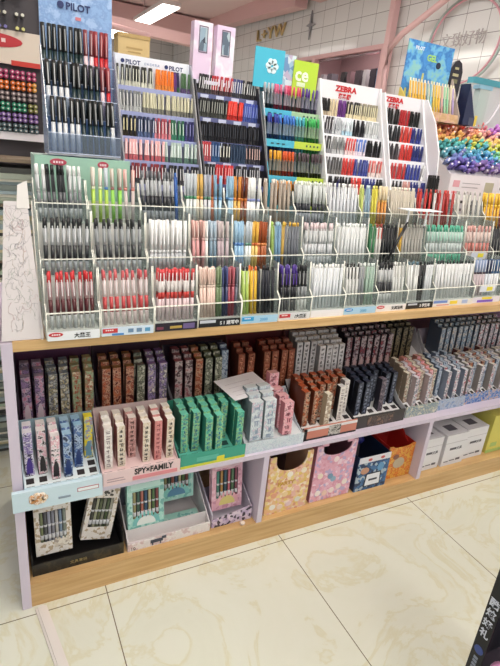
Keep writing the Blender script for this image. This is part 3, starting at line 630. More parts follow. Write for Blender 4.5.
# ZEBRA displays
ZR = [(.26,1.204),(.285,1.263),(.31,1.327),(.335,1.387),(.36,1.443)]
WH = ['#e6e2e6','#ecebee','#ecebf0','#c8c4cc']
z1 = display('pen_display', 'wide white display with red animal brand name, left of the two', .992, 1.25, ZR, 1.497, .39, WH, side=.006, lip=.02)
z2 = display('pen_display', 'narrow white display with red animal brand name, right of the two', 1.256, 1.45, ZR, 1.487, .39, WH, side=.006, lip=.02)
MB().prism([(-.03,0),(-.032,.2),(-.03,.36),(-.008,.5),(.04,.6),(.1,.675),(.12,.675),(.12,0)], .005, 'x', lo=.194).build('curved_side', mat('#eeedf0', .4), z2)
MB().prism([(-.02,0),(-.02,.36),(.1,.675),(.12,.675),(.12,0)], .005, 'x', lo=-.005).build('curved_side', mat('#eeedf0', .4), z2)
RED = mat('#c8242c', .4)
text('lettering', 'ZEBRA', RED, .024, z1, (.07,.1235,.658), bold=.0009, sx=1.2); text('lettering', '斑马牌', RED, .017, z1, (.085,.1235,.638), bold=.0007)
text('lettering', 'ZEBRA', RED, .022, z2, (.025,.1235,.652), bold=.0009, sx=1.2); text('lettering', '斑马牌', RED, .016, z2, (.04,.1235,.634), bold=.0007)
cr = lambda a, b, c=None: sm_(a, b, c)
ZQ1 = [
 [(4,cr('#b8a890','#2a2828'),'beige pen with a black top'),(3,cr('#cfc0a0','#d8c8a8'),'cream pen'),(4,cr('#5c3470','#6a3c80'),'purple pen'),(6,cr('#d8cca8','#2c2a28','#e8e0c0'),'cream pen with a dark top'),(8,cr('#d4c8a4','#8a8470','#e8e0c0'),'straw pen')],
 [(4,cr('#7a7a80','#3a3438','#d0d0d4'),'grey pen'),(4,cr('#c0c4c8','#b8bcc0'),'silver pen'),(4,cr('#a8c8d8','#d0d8dc'),'ice blue pen'),(5,cr('#28282c','#1c1c20'),'black pen'),(6,cr('#c8ccce','#a8acac','#e8e8e8'),'pale grey pen')],
 [(3,cr('#88888c','#3a383c','#c8c8c8'),'smoke grey pen'),(5,cr('#b8b8ba','#8a8c8c'),'light grey pen'),(4,cr('#e2cccc','#c84848','#e8d8d8'),'pink white pen with a red top'),(4,cr('#dcd0dc','#5a7ac0','#e8e0e8'),'lilac white pen with a blue top'),(6,cr('#1e1e20','#141416'),'black pen')],
 [(6,cr('#6c6a68','#4a4848','#98989a'),'dark grey pen'),(4,cr('#b83a38','#c84440'),'red pen'),(6,cr('#3a4488','#343c80','#7078b0'),'blue pen'),(5,cr('#d8c8c4','#c86864','#e8d8d4'),'pale pink pen with a red top')],
 [(8,cr('#4a4a4e','#1c1c20'),'black topped pen'),(4,cr('#a85048','#c84038'),'red topped pen'),(5,cr('#4a5080','#303878'),'navy topped pen'),(3,cr('#333338','#1c1c20'),'black pen')]]
ZQ2 = [
 [(6,cr('#1c201f','#141616','#3a3c3c'),'black pen'),(4,cr('#9c2428','#a82c30'),'red pen'),(4,cr('#1c201f','#141616'),'black pen at the right end')],
 [(6,cr('#242628','#1c1c20','#4a4c50'),'black pen'),(4,cr('#c03c34','#c84840'),'red pen'),(4,cr('#2c3880','#283070'),'blue pen')],
 [(5,cr('#3c3438','#2c282c','#5a5458'),'dark brown pen'),(5,cr('#b83430','#c03c38'),'red pen'),(4,cr('#2c3478','#242c68'),'blue pen')],
 [(6,cr('#b02c30','#b83c3c'),'red pen'),(5,cr('#34408c','#2c3480','#6a74b0'),'blue pen'),(1,cr('#d8d8d8','#c8c8c8'),'white pen')],
 [(4,cr('#303034','#1c1c20'),'black pen'),(3,cr('#a85a50','#c09088'),'pale red pen'),(5,cr('#3a4484','#2c3474'),'blue pen')]]
for k in range(5):
    a, b_ = ROW = ZR[k]
    fill(ZQ1[4-k], 1.002, 1.242, a, b_, 'retractable_pen', 'on %s, wide white display' % RN[k], tilt=3)
    fill(ZQ2[4-k], 1.266, 1.44, a, b_, 'retractable_pen', 'on %s, narrow white display' % RN[k], tilt=3)
# cluster of black pens at the narrow display's lower right
for j in range(5):
    pen('retractable_pen', cr('#1a1c1c','#141416'), (1.4+j*.011,.215,1.105), (R_(-6),R_(random.uniform(-3,3)),0), 'black pen in the small bundle under the narrow white display', 'black pens bundled under the narrow white display', False)

# ------------------------------------------------------------------ right rear: sloped bank of colourful markers
bank = thing('marker_bank', 'sloped rack bank holding many rows of colourful markers', 'rack', (1.6,.315,.811))
BX = 1.05
MB().prism([(0,0),(0,.428),(.22,.595),(.3,.612),(.3,0)], BX, 'x').build('body', mat('#e3dcdf', .6), bank)
pnl = MB().box((.0,-.004,.335), (BX,-.0,.432)).build('front_board', mat('#e6dde0', .45), bank)
pb = MB()
for (a, b_, z0, z1, m_) in ((.02,.055,.385,.41,0),(.02,.05,.36,.37,0),(.2,.25,.345,.41,1),(.29,.3,.385,.395,2),(.33,.34,.37,.38,2),(.45,.5,.37,.41,0),(.07,.17,.4,.402,2),(.07,.16,.385,.387,2)): pb.box((a,-.0048,z0), (b_,-.004,z1), mi=m_)
pb.build('print', [mat('#dfa0a8', .4), mat('#b8ae94', .4), mat('#8c8488', .4)], pnl)
# recess with a sample block and pale sticks
MB().box((.0,-.012,.275), (.16,-.004,.335), mi=0).box((.02,-.014,.285),(.1,-.012,.325),mi=1).box((.035,-.0145,.295),(.085,-.014,.305),mi=2).build('sample_holder', [mat('#3c3638', .4), mat('#c9c4c8', .4), mat('#6a6468', .4)], bank)
LITE = lambda c: '#' + ''.join('%02x' % int(int(c[k:k+2],16)*.82+255*.18) for k in (1,3,5))
HUES = [['#d8584c','#e0604c','#c84c50','#d86a7a','#b86ac8','#c8a0d8'], ['#e08850','#e88a60','#e89a90','#e8a0a8','#d898a8','#e8b0c0'], ['#e8a048','#e0b840','#ecc060','#f0c890','#e8c8a0','#d8c890'],
        ['#38a0a0','#50b8a0','#d8d848','#d8d048','#c8d860','#806858'], ['#58a8b8','#3a98b8','#70c890','#b0d860','#c8d870','#a8c870'], ['#6a7ac0','#4a98d0','#58a8d8','#98c0d8','#88c8d8','#98c8d0'], ['#5848a8','#7858a8','#a08ab0','#a8a8b0','#88989c','#70888c']]
NM = 58
for rI in range(7):
    t_ = 1 - rI/6; yy = .32 + .2*t_; zz = 1.256 + .145*t_
    for j in range(NM):
        c = HUES[rI][max(0, min(5, int(6*j/NM*1.5 + random.uniform(-.9,.9))))] if j else HUES[rI][0]
        c = LITE(c); x = 1.615 + (BX-.06)*j/NM; band = ['red and pink','coral and pink','orange and cream','teal and yellow','turquoise and lime','blue and pale aqua','violet and grey'][rI]
        spec = ([('barrel', 0, .03, .0066, .0066, '!'+c), ('cap', .03, .05, .007, .0066, '!'+c), ('tip', .05, .053, .003, .0026, '!#f4efef' if j % 4 == 0 else '!'+c)], None)
        lab = 'small marker pointing outwards in the %s row of the sloped bank' % band
        for s2 in (0, 1, 2) if j % 2 else (0, 1):
            pen('marker', spec, (x+s2*.008+random.uniform(-.003,.003), yy+.03, zz-.002+s2*.012+.008*math.sin(j*.8+rI)+random.uniform(-.003,.003)), (R_(70+random.uniform(-9,9)), 0, R_(random.uniform(-14,14)-28)), lab, lab, False, 'marker', scale=1.1)

# D7: blue backed open box of yellow and pastel pens on the bank
d7 = thing('pastel_pen_box', 'open tan display box of yellow and pastel pens with a blue backboard', 'display', (1.452,.44,1.425))
bbd = MB().box((0,.075,.06), (.235,.08,.275)).build('backboard', art('blue_city_card', ['#3f86c8','#4a90d0','#3878bc','#6ab0dc','#8ac0c0'], 16, 'noise'), d7)
cb_ = MB()
for j, (a, h) in enumerate([(.02,.05),(.045,.08),(.07,.06),(.095,.11),(.12,.07),(.15,.09),(.18,.06),(.205,.08)]): cb_.prism([(a-.01,.06),(a+.01,.06),(a+.004,.06+h),(a-.004,.06+h)], .001, 'y', lo=.0735)
cb_.build('printed_towers', mat('#c8c87a', .5), bbd)
text('lettering', 'PILOT', mat('#e8eef6', .4), .017, bbd, (.035,.074,.245), bold=.0004)
text('lettering', 'GEL', mat('#a8d86a', .4), .03, bbd, (.1,.074,.215), bold=.001)
MB().lathe([(.012,0),(.012,.002)], 12, M=Matrix.Translation((.165,.075,.205)) @ Matrix.Rotation(math.pi/2,4,'X')).build('round_badge', mat('#1c2440', .4), bbd)
tn = mat('#cfa67a', .5)
MB().prism([(0,0),(.26,0),(.25,.035),(.0,.035)], .004, 'y').build('front_panel', art('tan_print', ['#d0a878','#c89c74','#d8b48c','#d09890'], 30, 'noise'), d7)
MB().prism([(0,0),(0,.035),(.075,.11),(.08,.11),(.08,0)], .004, 'x', lo=-.004).build('side_panel', mat('#d8c060', .5), d7)
MB().prism([(0,0),(0,.035),(.075,.17),(.08,.17),(.08,0)], .004, 'x', lo=.256).build('side_panel', mat('#b8a89c', .5), d7)
MB().box((0,0,0), (.256,.08,.003)).build('floor_panel', tn, d7)
pc_ = ['#e8b440']*6 + ['#9cb8b4','#8cc0d4','#e0bc4c','#e8c048','#e8b440','#d8a8a0','#a8d8b0','#8cc89c','#d8c4a8','#b8a4d0']
for j, c in enumerate(pc_):
    nm = {'#e8b440':'golden yellow','#9cb8b4':'grey green','#8cc0d4':'sky blue','#e0bc4c':'mustard yellow','#e8c048':'lemon yellow','#d8a8a0':'salmon','#a8d8b0':'mint','#8cc89c':'leaf green','#d8c4a8':'sand','#b8a4d0':'lilac'}[c]
    pen('pastel_pen', z_slim(c, '#efe4c4', '#f0e6cc', L=.15), (1.464+j*.0152,.453,1.43), (R_(-14),R_(random.uniform(-1,1)),0), '%s pen standing in the box with the blue backboard' % nm, '%s pens before the blue backboard' % nm, False, scale=.95)
# black character-shaped board: plain dark stand board, and a navy wedge box
bk = thing('black_board', 'black round topped board with pale marks behind the pastel pens', 'board', (1.70,.53,1.55))
MB().prism([(0,-.1),(.07,-.1),(.07,.08),(.058,.11),(.038,.12),(.018,.11),(0,.08)], .012, 'y').build('panel', mat('#22202c', .45), bk)
MB().box((.018,-.001,.06), (.05,0,.07)).box((.018,-.001,.035),(.05,0,.05),mi=1).box((.025,-.001,.085),(.045,0,.093)).build('print', [mat('#b8b088', .4), mat('#7a7858', .4)], bk)
nv = thing('navy_wedge_box', 'navy wedge shaped empty box beside the pastel pens', 'box', (1.735,.44,1.43))
MB().prism([(0,.0),(.075,0),(.0,.15)], .05, 'y').build('carton', mat('#232a4a', .45), nv)
MB().box((.03,-.002,.0), (.06,0,.03)).box((.062,-.002,.0),(.075,0,.04),mi=1).build('print', [mat('#4a4c60', .4), mat('#d8b848', .4)], nv)
# clear bags hanging behind
hb = thing('clear_bag', 'clear bag with white cord handles at the right edge', 'bag', (1.95,.63,1.42))
MB().box((0,0,0), (.35,.03,.2)).build('bag', clear('#e8e8f0', .15, frost=.55), hb)
MB().tube([(.03+.0*k, -.004, .17-.0*k) for k in (0,)]+[(.03+.02*k, -.006, .17-.13*math.sin(k*math.pi/9)) for k in range(1,10)], .004).build('cord', mat('#f2f0f4', .5), hb)
MB().box((.0,-.002,.2), (.3,.034,.225)).build('header', mat('#4a98a8', .5), hb)
tb = thing('teal_pack', 'teal translucent pack beside the navy wedge box', 'pack', (1.86,.5,1.43)); MB().box((0,0,0), (.06,.03,.15)).build('pack', clear('#8cd0c8', .15, frost=.5), tb); MB().box((-.01,-.002,.15), (.07,.032,.165)).build('header', mat('#8ab4c8', .5), tb)

# white card sign and a few loose pens on the stands
o = MB().box((0,0,0), (.15,.055,.0025)).box((.02,.02,-.05), (.025,.025,0)).box((.1,.02,-.05),(.105,.025,0)).build('white_card', mat('#f2f3f6', .4))
o.location = (1.205,.085,1.125); tag(o, 'blank white card lying flat on pens in the middle of the stands', 'card')
pen('loose_pen', z_slim('#26265e', '#1c1c4c', '#3c3c80'), (.95,.20,1.07), (R_(-5),R_(24),0), 'navy pen leaning diagonally across the upper tier', 'navy diagonal pen', True)
pen('loose_pen', z_slim('#18181c', '#101014', '#303038'), (1.155,.085,.965), (R_(-5),R_(28),0), 'black pen leaning diagonally under the white card', 'black diagonal pen', True)

# ------------------------------------------------------------------ scribble board at the left end
sb = thing('scribble_board', 'tall white tapered test board covered in pen scribbles at the left end', 'board', (.0,.0,.811), (0,0,0))
Ms = Matrix.Rotation(R_(-14), 4, 'X')
b = MB(); pl = [(.003,0),(.092,0),(.078,.31),(.03,.31)]
b.prism(pl, .004, 'y'); me = b.build('panel', mat('#d2cbca', .6), sb); me.rotation_euler = (R_(-16),0,0); me.location = (0,.005,.001)
sc_ = MB(); rnd = random.Random(3)
for k in range(115):
    zz = rnd.uniform(.04,.3); xx = rnd.uniform(.02+zz*.06,.078-zz*.03); L = rnd.uniform(.004,.014); a = rnd.uniform(0,6.28)
    p = [(xx, -.0004, zz)]
    for q in range(4):
        a += rnd.uniform(-1.6,1.6); p.append((min(.084,max(.02,p[-1][0]+L*.6*math.cos(a))), -.0004, min(.3,max(.02,p[-1][2]+L*math.sin(a)))))
    sc_.tube(p, .0002, 4, mi=rnd.choice([0,0,0,1,2,3]))
sc_.build('scribbles', [mat('#77757e', .5), mat('#b08c68', .5), mat('#a04a54', .5), mat('#6c8a6c', .5)], me)
tp = MB().prism([(.055,0),(.082,0),(.08,.06),(.06,.05)], .003, 'y').build('top_flap', mat('#e2ddd8', .5), sb); tp.location = (0,.085,.285); tp.rotation_euler = (R_(-10),0,0)
MB().prism([(.0,0),(.02,.0),(.1,.3),(.1,.2)], .003, 'x', lo=.086).build('side_flap', mat('#d6d0c6', .5), sb)

# ------------------------------------------------------------------ boxes in trays on the shelf
GLYPH = {'white_letter_print':'#8a7c7c','black_white_glyph_print':'#2a2422','rose_glyph_print':'#8c4248','rosy_glyph_print':'#4a2c2c','white_caption_print':'#4c4848','orange_dark_print':'#d8a080','brown_red_print':'#c88c6c','navy_print':'#8c94a8','teal_print':'#2c6c8c','soft_pink_print':'#8c4c58','pale_gold_print':'#a84c34','violet_white_print':'#6c5c98','pale_grey_print':'#8c9cb0'}
FOOT = {'violet_white_print':'#4a3688','pink_white_print':'#2a2628','blue_figure_print':'#24386c','yellow_print':'#6a94a8','purple_witch_print':'#e0ccd4','dark_hero_print':'#c8a8a8'}
def cartonmesh(name, w_, d_, h, mats):
    """mats: front, side, top"""
    b = MB()
    if mats[0].name in GLYPH:
        rg = random.Random(len(mats[0].name)+int(h*1000)); z = h*.93; gs = w_*.5
        while z > h*(.5 if mats[0].name in FOOT else .12):
            for _ in range(3):
                if rg.random() < .5: q = rg.uniform(0, gs*.8); b.box((-gs/2, -.0011, z-q-gs*.16), (gs/2*rg.uniform(.3,1), -.0005, z-q), mi=5)
                else: q = rg.uniform(-gs/2, gs*.3); b.box((q, -.0011, z-gs), (q+gs*.18, -.0005, z-gs*rg.uniform(0,.4)), mi=5)
            z -= gs*1.35
    if mats[0].name in FOOT: b.prism([(-w_*.36,h*.06),(w_*.36,h*.06),(w_*.3,h*.3),(w_*.12,h*.42),(-w_*.12,h*.42),(-w_*.3,h*.3)], .0006, 'y', mi=4, lo=-.0011)
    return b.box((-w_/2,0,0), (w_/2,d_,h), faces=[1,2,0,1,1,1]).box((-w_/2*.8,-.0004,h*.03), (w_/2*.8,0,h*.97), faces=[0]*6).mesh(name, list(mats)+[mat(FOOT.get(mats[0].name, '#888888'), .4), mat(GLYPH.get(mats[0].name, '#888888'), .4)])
def tray(label, x0, x1, yf, z0, depth, hf, hb, cols, rise=.1, holes=None, hcol='#2a2426', printm=None, fp=None):
    fp = fp or hf+(.018 if hf < .034 else .006)
    r = thing('display_tray', label, 'tray', (x0, yf, z0)); w_ = x1-x0
    m = mat(cols[0], .45); ms = mat(cols[1], .45)
    MB().box((0,0,0), (w_,.003,fp)).build('front_panel', printm or m, r)
    for xx in (0, w_-.002): MB().prism([(.003,0),(.003,hf),(depth*.35,hf+.02),(depth,hb),(depth,0)], .002, 'x', lo=xx).build('side_panel', ms, r)
    MB().box((.002,depth-.002,0), (w_-.002,depth,hb)).build('back_panel', mat(cols[2], .5), r)
    fl = MB().prism([(.003,hf-.006),(.003,hf-.004),(depth-.002,hf+rise-.004),(depth-.002,hf+rise-.006)], w_-.004, 'x', lo=.002).build('slotted_floor', mat(cols[3], .45), r)
    if holes:
        nc, rows_ = holes; b = MB(); th = math.atan2(rise, depth)
        for c in range(nc):
            for q in rows_:
                s_ = .014+q*.0265; xc = w_*(c+.5)/nc
                y = .003+s_*math.cos(th); z = hf-.0035+s_*math.sin(th)
                M = Matrix.Translation((xc, y, z)) @ Matrix.Rotation(th, 4, 'X'); b.box((-w_/nc*.3,-.009,0), (w_/nc*.3,.009,.0006), M=M)
        if b.v: b.build('slot', mat(hcol, .6), fl)
    return r
def boxes(x0, x1, yf, z0, depth, hf, rise, spec, size=(.0215,.0255,.128), tilt=None, pitch=.0265):
    """spec: list of columns; a column = list of (row, mats, label, group)"""
    w_ = x1-x0; nc = len(spec); th = math.atan2(rise, depth)
    for c, col in enumerate(spec):
        for (q, mk_, lab, grp) in col:
            s_ = .006+q*pitch; xc = x0+w_*(c+.5)/nc
            y = yf+.003+s_*math.cos(th); z = z0+hf-.0035+s_*math.sin(th)+.001
            k = ('box', mk_[0].name, mk_[1].name, size)
            if k not in _pm: _pm[k] = cartonmesh('pen_box', *size, mk_)
            o = link('pen_box', _pm[k], None, (xc+random.uniform(-.001,.001), y, z), (-th*.12+R_(random.uniform(-.6,.6)), R_(random.uniform(-1,1)), R_(random.uniform(-2,2))))
            tag(o, lab, 'box', grp)
def B(front, side, top): return [front, mat(side, .4), mat(top, .4), mat(top, .5)]  # side colours kept darker: shade of the gaps between columns put into the colour
A = art
m_vw = A('violet_white_print', ['#e2dcea','#b8aacb','#7a66a4','#ece8f0','#3a2e52'], 76, 'noise')
m_pk = A('pink_white_print', ['#ece6e6','#e2c2c8','#d8a0ac','#ece6e6','#3a3038'], 76, 'noise')
m_bl = A('blue_figure_print', ['#8fb0d0','#5a7cae','#33497c','#b8cce0','#27324e'], 70, 'noise')
m_yl = A('yellow_print', ['#e8d02c','#e8d02c','#ead84a','#6a9ac0','#c87848'], 64, 'noise')
m_wh = A('white_letter_print', ['#efeae4','#efeae4','#e4ddd6','#dcd4cc'], 88, 'noise')
m_bw = A('black_white_glyph_print', ['#ece4dc','#ece4dc','#d8c8a8','#e4dcd0','#c8b090'], 100, 'noise')
m_ro = A('rose_glyph_print', ['#d8908c','#d8908c','#cc8480','#dc9c98'], 94, 'noise')
m_rg = A('rosy_glyph_print', ['#dcb4ac','#c89890','#b48480','#dcb4ac'], 94, 'noise')
m_te = A('teal_print', ['#58b09a','#4ca48c','#6cc0a8','#a8c878','#3c7c8c'], 82, 'noise')
m_gy = A('pale_grey_print', ['#cdd6d8','#c2ccd0','#dce2e2','#a8b8c4','#d8c4cc'], 70, 'noise')
m_pi = A('soft_pink_print', ['#e6a8b0','#e6a8b0','#dc949e','#f0c8cc','#9a5c66'], 76, 'noise')
m_or = A('orange_dark_print', ['#a8512c','#b85c34','#6a3c2a','#c8a890','#3c2c28'], 70, 'noise')
m_cr = A('cream_portrait_print', ['#d8ceba','#c0b098','#8a7260','#e4dccc'], 64, 'noise')
m_nv = A('navy_print', ['#1c2130','#242a3c','#1c2130','#5a6070','#2c3040'], 70, 'noise')
m_sm = A('smoky_print', ['#4a4650','#6a5c68','#383440','#8a7c84'], 64, 'noise')
TY = lambda x: y0(x)
def trayfill(x0, x1, z0, depth, hf, hb, rise, label, cols, spec, holes, printm=None, yf=None, size=(.0215,.0255,.128), hcol='#2a2426'):
    yf = TY(x0) if yf is None else yf
    t_ = tray(label, x0, x1, yf, z0, depth, hf, hb, cols, rise, holes, hcol, printm=printm)
    boxes(x0+.004, x1-.004, yf, z0, depth, hf, rise, spec, size)
    return t_
def colm(mats, rows_, lab, grp=None): return [(q, mats, lab, grp or lab) for q in rows_]
SZ = .3655
# T1 light blue tray
t1 = trayfill(.0265,.217,SZ,.15,.032,.162,.036,'pale blue tray with a golden emblem at the left end of the shelf', ['#c8dde6','#b9cfda','#a9c6d2','#dfe8ea'],
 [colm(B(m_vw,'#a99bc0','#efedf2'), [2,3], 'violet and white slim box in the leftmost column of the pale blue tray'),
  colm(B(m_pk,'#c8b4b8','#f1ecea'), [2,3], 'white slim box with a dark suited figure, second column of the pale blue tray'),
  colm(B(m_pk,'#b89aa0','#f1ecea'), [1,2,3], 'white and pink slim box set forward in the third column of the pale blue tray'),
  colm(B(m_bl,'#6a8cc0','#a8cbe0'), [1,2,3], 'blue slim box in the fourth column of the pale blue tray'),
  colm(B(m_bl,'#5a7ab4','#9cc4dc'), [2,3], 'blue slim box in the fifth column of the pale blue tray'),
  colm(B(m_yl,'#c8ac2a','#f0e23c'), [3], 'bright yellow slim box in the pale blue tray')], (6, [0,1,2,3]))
MB().box((-.03,-.012,-.010),(.19,-.0005,.048)).build('front_lip', mat('#c8dde6', .45), t1)
em = MB()
for k in range(7):
    a = k*2*math.pi/7; em.lathe([(.0105,0),(.007,.003)], 8, M=Matrix.Translation((.03+.014*math.cos(a),-.0125,.022+.009*math.sin(a))) @ Matrix.Rotation(math.pi/2,4,'X'))
em.build('flower_emblem', A('cream_gold_print', ['#ecdcc0','#d8a868','#f0e8dc','#c88a50'], 94, 'noise'), t1)
MB().box((.125,-.0135,.018), (.18,-.012,.03), mi=0).box((.127,-.0138,.02),(.178,-.0135,.028),mi=1).box((.078,-.0135,.008),(.108,-.012,.014),mi=2).build('print', [mat('#b0787c', .4), mat('#e6ecee', .4), mat('#8a9aa8', .4)], t1)
# T2
pb_ = '#e2c8c8'
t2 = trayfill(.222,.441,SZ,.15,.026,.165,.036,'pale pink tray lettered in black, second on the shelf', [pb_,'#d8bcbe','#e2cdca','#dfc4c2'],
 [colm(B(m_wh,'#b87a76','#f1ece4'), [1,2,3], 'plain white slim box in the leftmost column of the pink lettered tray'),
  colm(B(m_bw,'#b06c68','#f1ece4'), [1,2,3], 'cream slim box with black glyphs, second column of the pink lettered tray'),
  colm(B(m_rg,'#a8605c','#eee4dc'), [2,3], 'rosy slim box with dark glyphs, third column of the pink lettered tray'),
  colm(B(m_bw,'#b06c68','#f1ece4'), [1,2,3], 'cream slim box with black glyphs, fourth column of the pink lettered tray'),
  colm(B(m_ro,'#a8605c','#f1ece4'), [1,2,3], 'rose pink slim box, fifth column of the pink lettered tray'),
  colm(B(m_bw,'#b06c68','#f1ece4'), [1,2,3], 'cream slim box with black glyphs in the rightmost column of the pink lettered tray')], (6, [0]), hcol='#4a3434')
text('lettering', 'SPY×FAMILY', mat('#1c1718', .4), .025, t2, (.085,-.0005,.022), sx=.82, bold=.0009)
MB().box((.08,-.0012,.004), (.21,0,.016)).build('pink_band', mat('#d88a90', .4), t2)
MB().box((.01,-.0012,.012), (.06,0,.014)).box((.01,-.0012,.02), (.055,0,.022)).build('small_print', mat('#a89094', .4), t2)
# T3
GR = '#3f9c86'
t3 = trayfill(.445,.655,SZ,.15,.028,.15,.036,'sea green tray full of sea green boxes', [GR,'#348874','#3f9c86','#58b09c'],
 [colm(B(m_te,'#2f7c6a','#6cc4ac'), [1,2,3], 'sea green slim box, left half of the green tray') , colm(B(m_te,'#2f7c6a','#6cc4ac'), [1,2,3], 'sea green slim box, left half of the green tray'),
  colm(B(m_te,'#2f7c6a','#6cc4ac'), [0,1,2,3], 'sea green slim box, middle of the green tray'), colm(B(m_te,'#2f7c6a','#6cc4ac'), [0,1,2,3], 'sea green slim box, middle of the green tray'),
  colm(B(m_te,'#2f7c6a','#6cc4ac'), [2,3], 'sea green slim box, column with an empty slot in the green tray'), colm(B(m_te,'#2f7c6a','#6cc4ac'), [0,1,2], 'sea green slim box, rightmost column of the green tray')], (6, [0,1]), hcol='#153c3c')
MB().box((0,-.001,0), (.21,0,.008)).build('yellow_band', mat('#c8cc3c', .4), t3); MB().box((.05,-.0012,.016), (.12,0,.03)).build('print', mat('#5cb09c', .4), t3)
MB().box((.115,-.0014,.004),(.14,0,.022)).build('yellow_badge', mat('#dcd23c', .4), t3)
# T4
t4 = trayfill(.66,.875,SZ,.15,.034,.14,.034,'pale speckled grey tray of silver and pink boxes under a paper sheet', ['#c9d3d8','#c3ccd2','#cfd6da','#dce0e2'], [], None, printm=A('speckled_card', ['#c9d6dc','#b8c8d2','#d6dfe2','#c0c8d4'], 85, 'noise'))
for ci, x in enumerate((.695,.742)):
    for q in range(3):
        k = 'silverbox'
        if k not in _pm: _pm[k] = cartonmesh('pen_box', .04, .026, .135, B(m_gy,'#8c9aa0','#d8dfe2'))
        o = link('pen_box', _pm[k], None, (x+.004*q, .018+q*.031, SZ+.04+q*.009), (R_(-3), 0, R_(2)))
        tag(o, 'silver grey wide box, %s column of the speckled tray' % ('left', 'right')[ci], 'box', 'silver boxes, %s column' % ('left', 'right')[ci])
for q in range(4):
    k = 'pinkbox'
    if k not in _pm: _pm[k] = cartonmesh('pen_box', .034, .026, .115, B(m_pi,'#c87c86','#e8b4b8'))
    up = .035 if q == 3 else 0
    o = link('pen_box', _pm[k], None, (.812-.004*q, .02+q*.031, SZ+.04+q*.009+up), (R_(-3), 0, 0)); tag(o, 'soft pink box in the speckled tray' if q < 3 else 'soft pink box standing highest at the back of the speckled tray', 'box', 'soft pink boxes' if q < 3 else None)
ps = MB().box((0,0,0), (.165,.115,.0012)).build('paper_sheet', mat('#f0edf3', .5)); ps.location = (.628,.05,.541); ps.rotation_euler = (R_(8),R_(1),R_(14))
tag(ps, 'white paper sheet lying tilted across the green and silver boxes', 'paper')
d = MB(); [d.box((.02,.02+j*.02,.0012), (.12,.0212+j*.02,.0014)) for j in range(4)]; d.build('faint_lines', mat('#c4bcc6', .5), ps)
# T5
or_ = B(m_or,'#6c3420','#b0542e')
t5 = trayfill(.88,1.10,SZ,.16,.031,.155,.038,'black tray with a white slotted floor holding orange brown boxes', ['#c8806c','#1e1a1c','#dcd6d8','#dcd8d6'],
 [colm(or_, [1,2,3,4], 'orange brown box in the left half of the black tray'), colm(or_, [1,2,3,4], 'orange brown box in the left half of the black tray'),
  [(0, B(m_cr,'#a89880','#e4dcc8'), 'cream portrait box standing alone at the front of the black tray', None)] + colm(or_, [2,3,4], 'orange brown box behind the cream portrait box'),
  colm(or_, [2,3,4], 'orange brown box right of centre in the black tray'),
  [(1, B(m_wh,'#2a2626','#dcdcdc'), 'black and white slim box amid the orange brown boxes', None)] + colm(or_, [3,4], 'orange brown box behind the black and white slim box'),
  [(2, B(m_wh,'#8a8484','#e4e4e4'), 'tall white slim box at the right end of the black tray', None)] + colm(or_, [3,4], 'orange brown box in the far right corner of the black tray')], (6, [0,1]))
MB().box((.0,-.001,.036), (.22,0,.046)).box((.0,-.001,0),(.012,0,.046),mi=1).box((.0,-.001,0),(.22,0,.006),mi=1).box((.1,-.0015,.006),(.15,0,.044),mi=2).build('print', [mat('#e0dcdc', .4), mat('#1c181a', .4), A('grey_portraits', ['#a8a49c','#5c5854','#d0ccc4','#3c3836'], 64, 'noise')], t5)
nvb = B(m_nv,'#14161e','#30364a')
t6 = trayfill(1.105,1.33,SZ,.16,.031,.155,.038,'dark tray with white slots holding navy black boxes', ['#3a3636','#2a2a30','#d4d4d8','#dcdcdc'],
 [colm(nvb, [1,2,3,4], 'navy black box in the left half of the dark tray'), colm(nvb, [1,2,3,4], 'navy black box in the left half of the dark tray'),
  colm(nvb, [2,3,4], 'navy black box in the middle of the dark tray'),
  [(1, B(m_sm,'#2c2a34','#6a6474'), 'smoky grey portrait box in the dark tray', None)] + colm(nvb, [3,4], 'navy black box behind the smoky portrait box'),
  colm(nvb, [2,3,4], 'navy black box right of centre in the dark tray'), colm(nvb, [2,3,4], 'navy black box at the right end of the dark tray')], (6, [0,1]))
MB().box((.05,-.0015,.004), (.17,0,.042)).build('print', A('brown_portraits', ['#4a3c38','#8a6c5c','#2c2626','#5c504c'], 53, 'noise'), t6)
# T7 - T10
def packtray(label, x0, x1, frontcol, packs, lab, side='#d8d8da', z=SZ, yf=None, size=(.018,.0255,.12), dep=.15, printm=None):
    yf = TY(x0) if yf is None else yf
    spec = [colm(packs[c % len(packs)][0], range(packs[c % len(packs)][2][0], packs[c % len(packs)][2][1]), packs[c % len(packs)][1]+lab) for c in range(int((x1-x0)/.0225))]
    return trayfill(x0, x1, z, dep, .04, .15, .05, label, [frontcol, side, side, '#dcdcdc'], spec, (int((x1-x0)/.0225), [0,1]), printm=printm, yf=yf, size=size)
m_mx = A('storybook_print', ['#d8d0c0','#b0a08c','#8c5c50','#e4dccc','#5c6c5c'], 64, 'noise')
m_wb = A('white_comic_print', ['#dcdce0','#a8a8b4','#5c5464','#e8e8ec','#9c4450'], 76, 'noise')
m_gb = A('grey_blue_print', ['#9cacbc','#7c8ca4','#c8d0d8','#5c6884'], 70, 'noise')
t7 = packtray('tray of storybook boxes with a landscape front, right of the dark tray', 1.345,1.51,'#a9b8b8',[(B(m_mx,'#8c7c6c','#e2dccc'),'cream storybook box',(1,5)),(B(m_wb,'#a89898','#e4dce4'),'white comic box',(0,4)),(B(m_pi,'#c88a7c','#e0988c'),'coral topped box',(1,5))],' in the landscape tray', printm=A('landscape_print',['#8ca8a8','#b8b8a0','#5c7c94','#d0ccb4'],95,'noise'))
